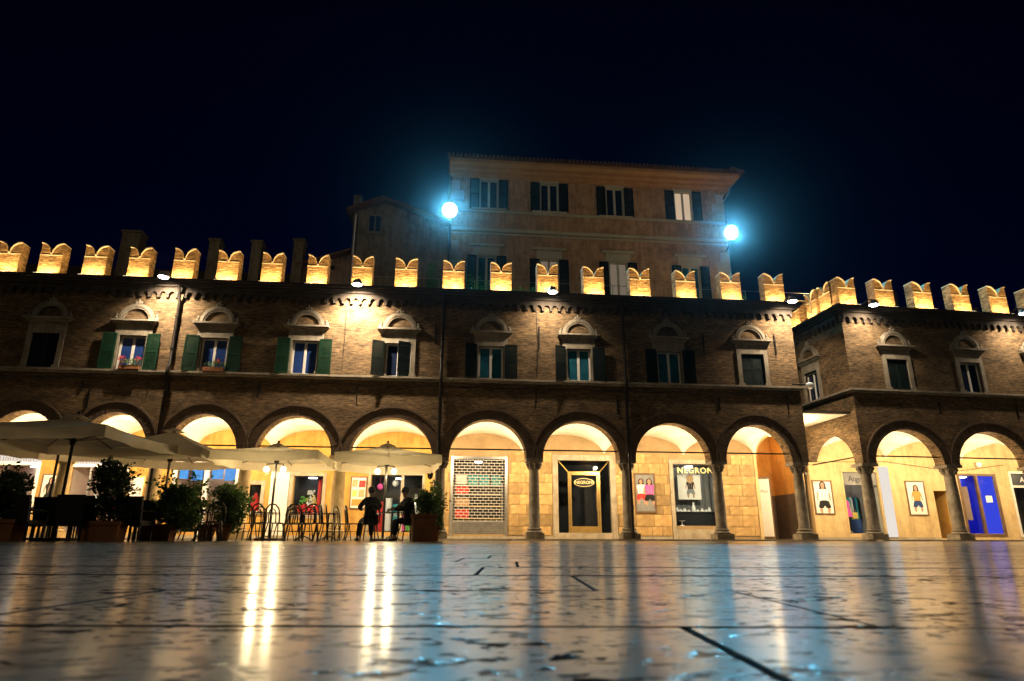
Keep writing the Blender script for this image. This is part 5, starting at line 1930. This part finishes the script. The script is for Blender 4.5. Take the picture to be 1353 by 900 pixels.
parasol('largest cream parasol nearest the camera at the left', (-10.45, 15.55, 0), 1.68, 2.13, .03, peak=.42)
parasol('cream parasol mostly hidden behind the nearest one', (-13.4, 19.4, 0), 1.6, 2.42, .05, peak=.3)
parasol('cream parasol behind and right of the nearest one', (-9.87, 19.0, 0), 1.5, 2.12, .04, peak=.66, pole_mat='wood')
parasol('cream parasol with two bulbs above the bistro tables', (-7.05, 19.75, 0), 1.60, 2.15, .04, peak=.30)
parasol('cream parasol with two bulbs above the seated couple', (-3.85, 20.3, 0), 1.52, 2.13, .22, peak=.40)
for (x, y, nm) in ((-7.05, 19.75, 'bistro tables'), (-3.85, 20.3, 'seated couple')):
    for s, w_ in ((-1, 'left'), (1, 'right')):
        t = thing('bulb_lamp', 'glowing bulb clamped %s of the pole over the %s' % (w_, nm), 'lamp', (x + s * .25, y - .1, 2.03), 0, 'bulbs under the cream parasols')
        MB().ball((0, 0, 0), .085, 12, 8).build('bulb', 'bulb', t, smooth=True)
        MB().tube([(0, 0, .06), (0, 0, .15), (-s * .20, .08, .17)], .02, 5).build('arm', 'iron', t)
        lamp('POINT', 'bulb_light', t, (0, 0, -.13), W_BULB, (1.0, .76, .40), .05)

# ------------------------------------------------------------------ cafe furniture
def bistro_chair(label):
    t = thing('bistro_chair', label, 'chair', (0, 0, 0), 0, 'metal bistro chairs of the cafe')
    s = MB()
    s.lathe([(.19, .44), (.205, .45), (.2, .465), (.02, .47)], (0, 0, 0), 14)
    s.build('seat', 'chairmetal', t)
    b = MB()
    outer = [(-.19, .17, .45), (-.20, .20, .66), (-.17, .225, .82), (-.09, .24, .91), (0, .245, .935), (.09, .24, .91), (.17, .225, .82), (.20, .20, .66), (.19, .17, .45)]
    b.tube(outer, .021, 6)
    inner = [(-.10, .185, .46), (-.10, .21, .66), (-.07, .23, .78), (0, .235, .82), (.07, .23, .78), (.10, .21, .66), (.10, .185, .46)]
    b.tube(inner, .016, 5)
    b.tube([(-.2, .205, .66), (.2, .205, .66)], .008, 5)
    b.build('backrest', 'chairmetal', t)
    for sx, sy in ((-1, -1), (1, -1), (-1, 1), (1, 1)):
        MB().tube([(sx * .14, sy * .13, .45), (sx * .17, sy * .16, .25), (sx * .20, sy * (.18 if sy < 0 else .22), 0)], .016, 6).build('leg', 'chairmetal', t)
    r_ = MB()
    a = [(.165 * math.cos(R(q)), .165 * math.sin(R(q)), .25) for q in range(0, 361, 30)]
    r_.tube(a, .008, 5, cap=False)
    r_.build('foot_ring', 'chairmetal', t)
    return t


def bistro_table(label):
    t = thing('bistro_table', label, 'table', (0, 0, 0), 0, 'round bistro tables of the cafe')
    MB().lathe([(.33, .715), (.345, .725), (.34, .74), (.02, .742)], (0, 0, 0), 20).build('tabletop', 'tabletop', t)
    MB().tube([(0, 0, .05), (0, 0, .715)], .025, 8).build('stem', 'chairmetal', t)
    for k in range(3):
        a = 2.09 * k + .4
        MB().tube([(0, 0, .14), (.16 * math.cos(a), .16 * math.sin(a), .09), (.28 * math.cos(a), .28 * math.sin(a), 0)], .016, 5).build('leg', 'chairmetal', t)
    return t


tables = [(ground_pt(348, 18.4), 18.4, 'bistro table under the bulbs, left one in front of the small window'),
          (ground_pt(398, 18.3), 18.3, 'bistro table in front of the red and white display window'),
          (ground_pt(262, 17.0), 17.0, 'bistro table before the leafy bush'),
          (ground_pt(517, 18.0), 18.0, 'bistro table between the two seated people'),
          (ground_pt(432, 18.9), 18.9, 'bistro table in front of the yellow-lit column')]
tp = bistro_table(tables[0][2])
tp.location = (tables[0][0], tables[0][1], 0)
for x, y, lab in tables[1:]:
    o = copy_tree(tp)
    o.location = (x, y, 0)
    o['label'] = lab
chairs = [(326, 18.2, 180, 'leftmost round-backed chair of the bistro row, back to the piazza'),
          (362, 17.9, 172, 'round-backed chair right of the first bistro table, back to the piazza'),
          (338, 19.0, 10, 'round-backed chair behind the first bistro table facing out'),
          (374, 18.7, 250, 'round-backed chair between the first two bistro tables turned sideways'),
          (388, 17.8, 185, 'round-backed chair in front of the red display, back to the piazza'),
          (410, 17.9, 200, 'round-backed chair right of the red display, back to the piazza'),
          (402, 19.0, 5, 'round-backed chair behind the second bistro table facing out'),
          (424, 18.4, 110, 'round-backed chair seen side-on before the yellow-lit column'),
          (440, 18.5, 105, 'round-backed chair seen side-on right of the yellow-lit column'),
          (452, 18.9, 80, 'last round-backed chair of the bistro row near the menu board'),
          (250, 17.3, 100, 'round-backed chair left of the table by the leafy bush'),
          (280, 16.7, 215, 'round-backed chair right of the table by the leafy bush'),
          (344, 17.7, 165, 'round-backed chair nearest the piazza at the first bistro table'),
          (432, 17.9, 95, 'round-backed chair nearest the piazza before the yellow-lit column'),
          (386, 19.2, 15, 'round-backed chair behind and left of the second bistro table'),
          (268, 17.6, 20, 'round-backed chair close in front of the leafy bush'),
          (488, 17.55, 205, 'chair carrying the person with back turned'),
          (538, 17.75, 122, 'chair carrying the person leaning on the planter side'),
          (466, 18.5, 95, 'empty chair behind the person with back turned')]
cp0 = bistro_chair(chairs[0][3])
for i, (px, y, rz, lab) in enumerate(chairs):
    o = cp0 if i == 0 else copy_tree(cp0)
    o.location = (ground_pt(px, y), y, 0)
    o.rotation_euler = (0, 0, R(rz))
    o['label'] = lab


def rattan_chair(label):
    t = thing('rattan_chair', label, 'chair', (0, 0, 0), 0, 'black rattan armchairs of the cafe')
    MB().box(-.27, .27, -.27, .25, .34, .45, bev=.02).build('seat', 'rattan', t)
    mb = MB()
    mb.add([(-.28, .22, .40), (.28, .22, .40), (.28, .30, .40), (-.28, .30, .40), (-.29, .32, .98), (.29, .32, .98), (.29, .38, .98), (-.29, .38, .98)],
           [(0, 1, 5, 4), (3, 7, 6, 2), (0, 4, 7, 3), (1, 2, 6, 5), (4, 5, 6, 7)])
    mb.build('backrest', 'rattan', t)
    for s in (-1, 1):
        mb = MB()
        mb.tube([(s * .27, .30, .66), (s * .29, .0, .66), (s * .28, -.24, .64), (s * .27, -.25, .40)], .026, 6)
        mb.build('armrest', 'rattan', t)
        for q in (-1, 1):
            MB().box(s * .25 - .02, s * .25 + .02, q * .24 - .02, q * .24 + .02, 0, .35).build('leg', 'rattan', t)
    return t


rats = [(30, 15.2, 175, 'black rattan armchair nearest the leftmost plant'), (66, 15.9, 180, 'black rattan armchair left of the parasol pole'),
        (96, 15.0, 185, 'black rattan armchair right of the parasol pole, back to the piazza'), (48, 17.0, 10, 'black rattan armchair behind the dark cafe table'),
        (176, 15.6, 178, 'black rattan armchair between the tall tree and the laurel'), (82, 16.8, 40, 'black rattan armchair behind the parasol pole'),
        (188, 17.2, 200, 'black rattan armchair tucked behind the laurel trough'), (116, 15.4, 170, 'black rattan armchair between the pole and the tall tree'), (12, 16.4, 120, 'black rattan armchair at the left edge turned sideways')]
rp = rattan_chair(rats[0][3])
for i, (px, y, rz, lab) in enumerate(rats):
    o = rp if i == 0 else copy_tree(rp)
    o.location = (ground_pt(px, y), y, 0)
    o.rotation_euler = (0, 0, R(rz))
    o['label'] = lab
for px, y, lab in ((40, 16.0, 'square dark cafe table with pale edge left of the parasol pole'), (150, 17.0, 'square dark cafe table behind the tall potted tree')):
    t = thing('square_table', lab, 'table', (ground_pt(px, y), y, 0), .08, 'square cafe tables')
    MB().box(-.4, .4, -.4, .4, .72, .755).build('tabletop', 'tabletop', t)
    for sx in (-1, 1):
        for sy in (-1, 1):
            MB().box(sx * .35 - .022, sx * .35 + .022, sy * .35 - .022, sy * .35 + .022, 0, .72).build('leg', 'rattan', t)
t = thing('glass_tumbler', 'drinking glass on the table between the two seated people', 'glass', (ground_pt(512, 17.95), 17.95, .743))
MB().lathe([(.03, 0), (.036, .13), (.033, .13), (.028, .01)], (0, 0, 0), 12).build('cup', 'glass', t, smooth=True)
MB().lathe([(.005, .012), (.028, .012), (.031, .07), (.005, .07)], (0, 0, 0), 12).build('drink', 'tan', t, smooth=True)
t = thing('paper_bag', 'white and blue shopping bag on the ground beside the right-hand seated person', 'bag', (ground_pt(548, 18.2), 18.2, 0), .4)
MB().box(-.14, .14, -.06, .06, 0, .36, bev=.02).build('bag_body', 'white', t)
MB().box(-.13, .13, -.065, -.061, .06, .2).build('bag_print', 'blue', t)
MB().tube([(-.06, 0, .36), (-.05, 0, .46), (.05, 0, .46), (.06, 0, .36)], .006, 4).build('handle', 'white', t)


# ------------------------------------------------------------------ people
def skin_mesh(name, verts, edges, radii, mat, parent, levels=2):
    me = bpy.data.meshes.new(name)
    me.from_pydata(verts, edges, [])
    o = bpy.data.objects.new(name, me)
    COL.objects.link(o)
    sk = o.modifiers.new('skin', 'SKIN')
    sk.use_smooth_shade = True
    for i, r in enumerate(radii):
        v = me.skin_vertices[0].data[i]
        v.radius = r if isinstance(r, tuple) else (r, r)
        v.use_root = (i == 0)
    sb = o.modifiers.new('sub', 'SUBSURF')
    sb.levels = levels
    sb.render_levels = levels
    dg = bpy.context.evaluated_depsgraph_get()
    m2 = bpy.data.meshes.new_from_object(o.evaluated_get(dg))
    o.modifiers.clear()
    o.data = m2
    m2.materials.clear()
    m2.materials.append(M[mat])
    m2.polygons.foreach_set('use_smooth', [True] * len(m2.polygons))
    o.parent = parent
    return o


def chain(start_idx, pts):
    return pts


def hand(parent_edges, V, E, Rr, wrist, dirv, side, curl=.5):
    """palm and five separate fingers grown from a wrist vertex"""
    d = Vector(dirv).normalized()
    s = Vector(side).normalized()
    n = d.cross(s).normalized()
    wp = Vector(V[wrist])
    for k, (off, ln) in enumerate(((-.030, .068), (-.010, .080), (.010, .075), (.029, .058))):
        i0 = len(V)
        p0 = wp + d * .045 + s * off * .7
        p1 = wp + d * .088 + s * off
        p2 = p1 + d * ln * .5 - n * ln * .18 * curl
        p3 = p2 + d * ln * .35 - n * ln * .45 * curl
        V += [tuple(p0), tuple(p1), tuple(p2), tuple(p3)]
        Rr += [.017, .0105, .0095, .008]
        E += [(wrist, i0), (i0, i0 + 1), (i0 + 1, i0 + 2), (i0 + 2, i0 + 3)]
    i0 = len(V)
    V += [tuple(wp + d * .03 - s * .03), tuple(wp + d * .065 - s * .055 - n * .01), tuple(wp + d * .095 - s * .05 - n * .02)]
    Rr += [.014, .011, .009]
    E += [(wrist, i0), (i0, i0 + 1), (i0 + 1, i0 + 2)]


def seated_person(label, loc, rz, lean, arms, coat='jacket', hairlong=False, legs=None, head_turn=0.0):
    """seated figure facing local -y; pelvis over the seat at z .53"""
    t = thing('person', label, 'person', loc, rz)
    pel = Vector((0, .05, .54))
    ch = Vector((0, .05 + lean * .30, .92))
    nk = Vector((0, .03 + lean * .42, 1.10))
    hd_ = Vector((0, .0 + lean * .44, 1.24))
    V = [tuple(pel), (0, .05 + lean * .15, .72), tuple(ch), tuple(nk), tuple(nk + Vector((0, -.01, .06)))]
    E = [(0, 1), (1, 2), (2, 3), (3, 4)]
    Rr = [(.155, .12), (.135, .10), (.165, .11), (.06, .06), (.052, .052)]
    cv, ce, cr = [tuple(pel), (0, .05 + lean * .15, .72), tuple(ch), tuple(nk + Vector((0, 0, -.02)))], [(0, 1), (1, 2), (2, 3)], [(.18, .145), (.16, .14), (.205, .175), (.105, .115)]
    wr = []
    for s, (el, wri) in zip((-1, 1), arms):
        sh_ = ch + Vector((s * .17, 0, .10))
        i0 = len(V)
        V += [tuple(sh_), el, wri]
        Rr += [.052, .042, .028]
        E += [(2, i0), (i0, i0 + 1), (i0 + 1, i0 + 2)]
        hand(None, V, E, Rr, i0 + 2, Vector(wri) - Vector(el), (s * -.8, -.4 * s * 0 + .1, .2), .7)
        j0 = len(cv)
        cw = Vector(el).lerp(Vector(wri), .92)
        cv += [tuple(sh_), el, tuple(cw)]
        cr += [.085, .066, .048]
        ce += [(2, j0), (j0, j0 + 1), (j0 + 1, j0 + 2)]
    tv, te, tr = [tuple(pel + Vector((0, 0, -.01)))], [], [(.17, .13)]
    legs = legs or [((-.11, -.40, .50), (-.12, -.36, .09)), ((.11, -.42, .50), (.12, -.44, .09))]
    for s, (kn, an) in zip((-1, 1), legs):
        hip = pel + Vector((s * .10, -.02, -.01))
        foot = Vector(an) + Vector((s * .02, -.15, -.055))
        i0 = len(V)
        V += [tuple(hip), kn, an, tuple(foot)]
        Rr += [.085, .06, .04, .032]
        E += [(0, i0), (i0, i0 + 1), (i0 + 1, i0 + 2), (i0 + 2, i0 + 3)]
        j0 = len(tv)
        tv += [tuple(hip), kn, tuple(Vector(kn).lerp(Vector(an), .93))]
        tr += [.105, .08, .058]
        te += [(0, j0), (j0, j0 + 1), (j0 + 1, j0 + 2)]
        sh = MB()
        ax = Vector(an)
        sh.tube([tuple(ax + Vector((0, .05, -.045))), tuple(ax + Vector((0, -.02, -.035))), tuple(ax + Vector((s * .01, -.10, -.052))), tuple(ax + Vector((s * .02, -.18, -.062)))], [.038, .046, .040, .022], 8)
        sh.build('shoe', 'shoe' if s < 0 else 'black', t, smooth=True)
    # head joined to the body skeleton
    i0 = len(V)
    V += [tuple(hd_ + Vector((0, .01, -.03))), tuple(hd_ + Vector((0, .01, .05)))]
    Rr += [(.075, .085), (.078, .09)]
    E += [(4, i0), (i0, i0 + 1)]
    skin_mesh('body', V, E, Rr, 'skin', t)
    skin_mesh('jacket', cv, ce, cr, coat, t)
    skin_mesh('trousers', tv, te, tr, 'jeans', t)
    fc = MB()
    c = hd_
    fc.tube([tuple(c + Vector((0, -.08, .03))), tuple(c + Vector((0, -.115, -.015))), tuple(c + Vector((0, -.085, -.025)))], [.010, .014, .008], 6)
    fc.ball(tuple(c + Vector((-.082, .01, .0))), (.014, .022, .032), 7, 5)
    fc.ball(tuple(c + Vector((.082, .01, .0))), (.014, .022, .032), 7, 5)
    fc.ball(tuple(c + Vector((0, -.078, -.055))), (.026, .012, .008), 7, 5)
    fc.build('face', 'skin', t, smooth=True)
    ey = MB()
    for s in (-1, 1):
        ey.ball(tuple(c + Vector((s * .033, -.080, .028))), (.013, .008, .008), 7, 5)
    ey.build('eyes', 'black', t, smooth=True)
    hr = MB()
    hr.ball(tuple(c + Vector((0, .025, .045))), (.098, .108, .100), 14, 9)
    if hairlong:
        hr.ball(tuple(c + Vector((0, .06, -.05))), (.095, .075, .14), 12, 8)
    hr.build('hair', 'hair', t, smooth=True)
    return t


px1 = (ground_pt(487, 17.55), 17.55)
seated_person('person in a dark jacket seated with back to the piazza at a bistro table', (px1[0], px1[1], 0), R(205), .10,
              [((-.27, -.02, .86), (-.16, -.34, .80)), ((.28, .0, .84), (.14, -.34, .80))],
              legs=[((-.13, -.40, .50), (-.15, -.30, .09)), ((.12, -.42, .50), (.18, -.50, .09))])
px2 = (ground_pt(541, 17.75), 17.75)
seated_person('person in black leaning forward beside the tall square planter', (px2[0], px2[1], 0), R(-60), -.42,
              [((-.25, -.30, .82), (-.10, -.52, .80)), ((.25, -.30, .80), (.10, -.52, .79))], hairlong=False)


# mannequin with pink dress
t = thing('mannequin', 'shop mannequin in a pink dress and dark leggings in the right-hand window', 'mannequin', at(FR, 1.98, YB + .55, .33), FR[1])
skin_mesh('body', [(0, 0, .95), (0, 0, 1.15), (0, 0, 1.38), (0, 0, 1.52), (0, 0, 1.62), (0, -.01, 1.70), (.17, 0, 1.38), (.24, .02, 1.12), (.22, -.08, .9), (-.17, 0, 1.38), (-.24, .02, 1.12), (-.2, -.08, .92),
                   (.09, 0, .88), (.10, 0, .5), (.10, 0, .08), (.11, -.12, .02), (-.09, 0, .88), (-.08, -.04, .5), (-.09, -.02, .08), (-.1, -.14, .02)],
          [(0, 1), (1, 2), (2, 3), (3, 4), (4, 5), (2, 6), (6, 7), (7, 8), (2, 9), (9, 10), (10, 11), (0, 12), (12, 13), (13, 14), (14, 15), (0, 16), (16, 17), (17, 18), (18, 19)],
          [.13, .10, .13, .045, .08, .075, .045, .035, .025, .045, .035, .025, .075, .05, .035, .03, .075, .05, .035, .03], 'mannskin', t)
MB().lathe([(.27, .72), (.22, .9), (.16, 1.08), (.145, 1.16), (.175, 1.34), (.15, 1.44), (.06, 1.47)], (0, 0, 0), 16).build('dress', 'pink', t, smooth=True)
for s in (-1, 1):
    MB().tube([(s * .09, 0, .86), (s * .095, -.02, .5), (s * .095, -.01, .12)], [.09, .066, .05], 10).build('legging', 'jacket', t, smooth=True)
MB().ball((0, .02, 1.72), (.09, .10, .10), 10, 7).build('hair', 'tan', t, smooth=True)
t = thing('handbag', 'yellow handbag beside the mannequin in pink', 'bag', at(FR, 2.42, YB + .6, .95), FR[1])
MB().box(-.15, .15, -.06, .06, 0, .3, bev=.03).build('bag_body', 'yellow', t)
MB().tube([(-.08, 0, .3), (-.06, 0, .42), (.06, 0, .42), (.08, 0, .3)], .01, 5).build('handle', 'yellow', t)
t = thing('drum_table', 'dark round display drum under the yellow handbag', 'table', at(FR, 2.42, YB + .65, .33), FR[1])
MB().lathe([(.28, 0), (.3, .05), (.3, .58), (.26, .61), (.02, .615)], (0, 0, 0), 16).build('drum', 'navy', t, smooth=True)
t = thing('clothes_rail', 'clothes rail of dark and teal garments behind the mannequin in pink', 'rack', at(FR, 2.75, YB + 1.5, .33), FR[1])
MB().tube([(-.6, 0, 0), (-.6, 0, 1.7), (.6, 0, 1.7), (.6, 0, 0)], .016, 6).build('rail', 'steel', t)
for i in range(9):
    mb = MB()
    x = -.5 + i * .125
    mb.prism([(x - .05, .5), (x + .05, .5), (x + .04, 1.55), (x, 1.66), (x - .04, 1.55)], -.2, .2)
    mb.build('garment', ('teal', 'black', 'navy', 'green', 'teal', 'white', 'navy', 'teal', 'black')[i], t)

# ------------------------------------------------------------------ thin haze added to imitate lens glare round the lamps
hz = bpy.data.materials.new('glare_haze')
hz.use_nodes = True
hn = hz.node_tree
hn.nodes.clear()
pv = hn.nodes.new('ShaderNodeVolumePrincipled')
pv.inputs['Color'].default_value = (0.85, 0.92, 1.0, 1)
pv.inputs['Density'].default_value = 0.00034
pv.inputs['Anisotropy'].default_value = 0.975
ho = hn.nodes.new('ShaderNodeOutputMaterial')
hn.links.new(pv.outputs[0], ho.inputs['Volume'])
o = MB().box(-160, 160, -160, 160, -1.0, 32).build('haze', hz)
o['kind'] = 'stuff'
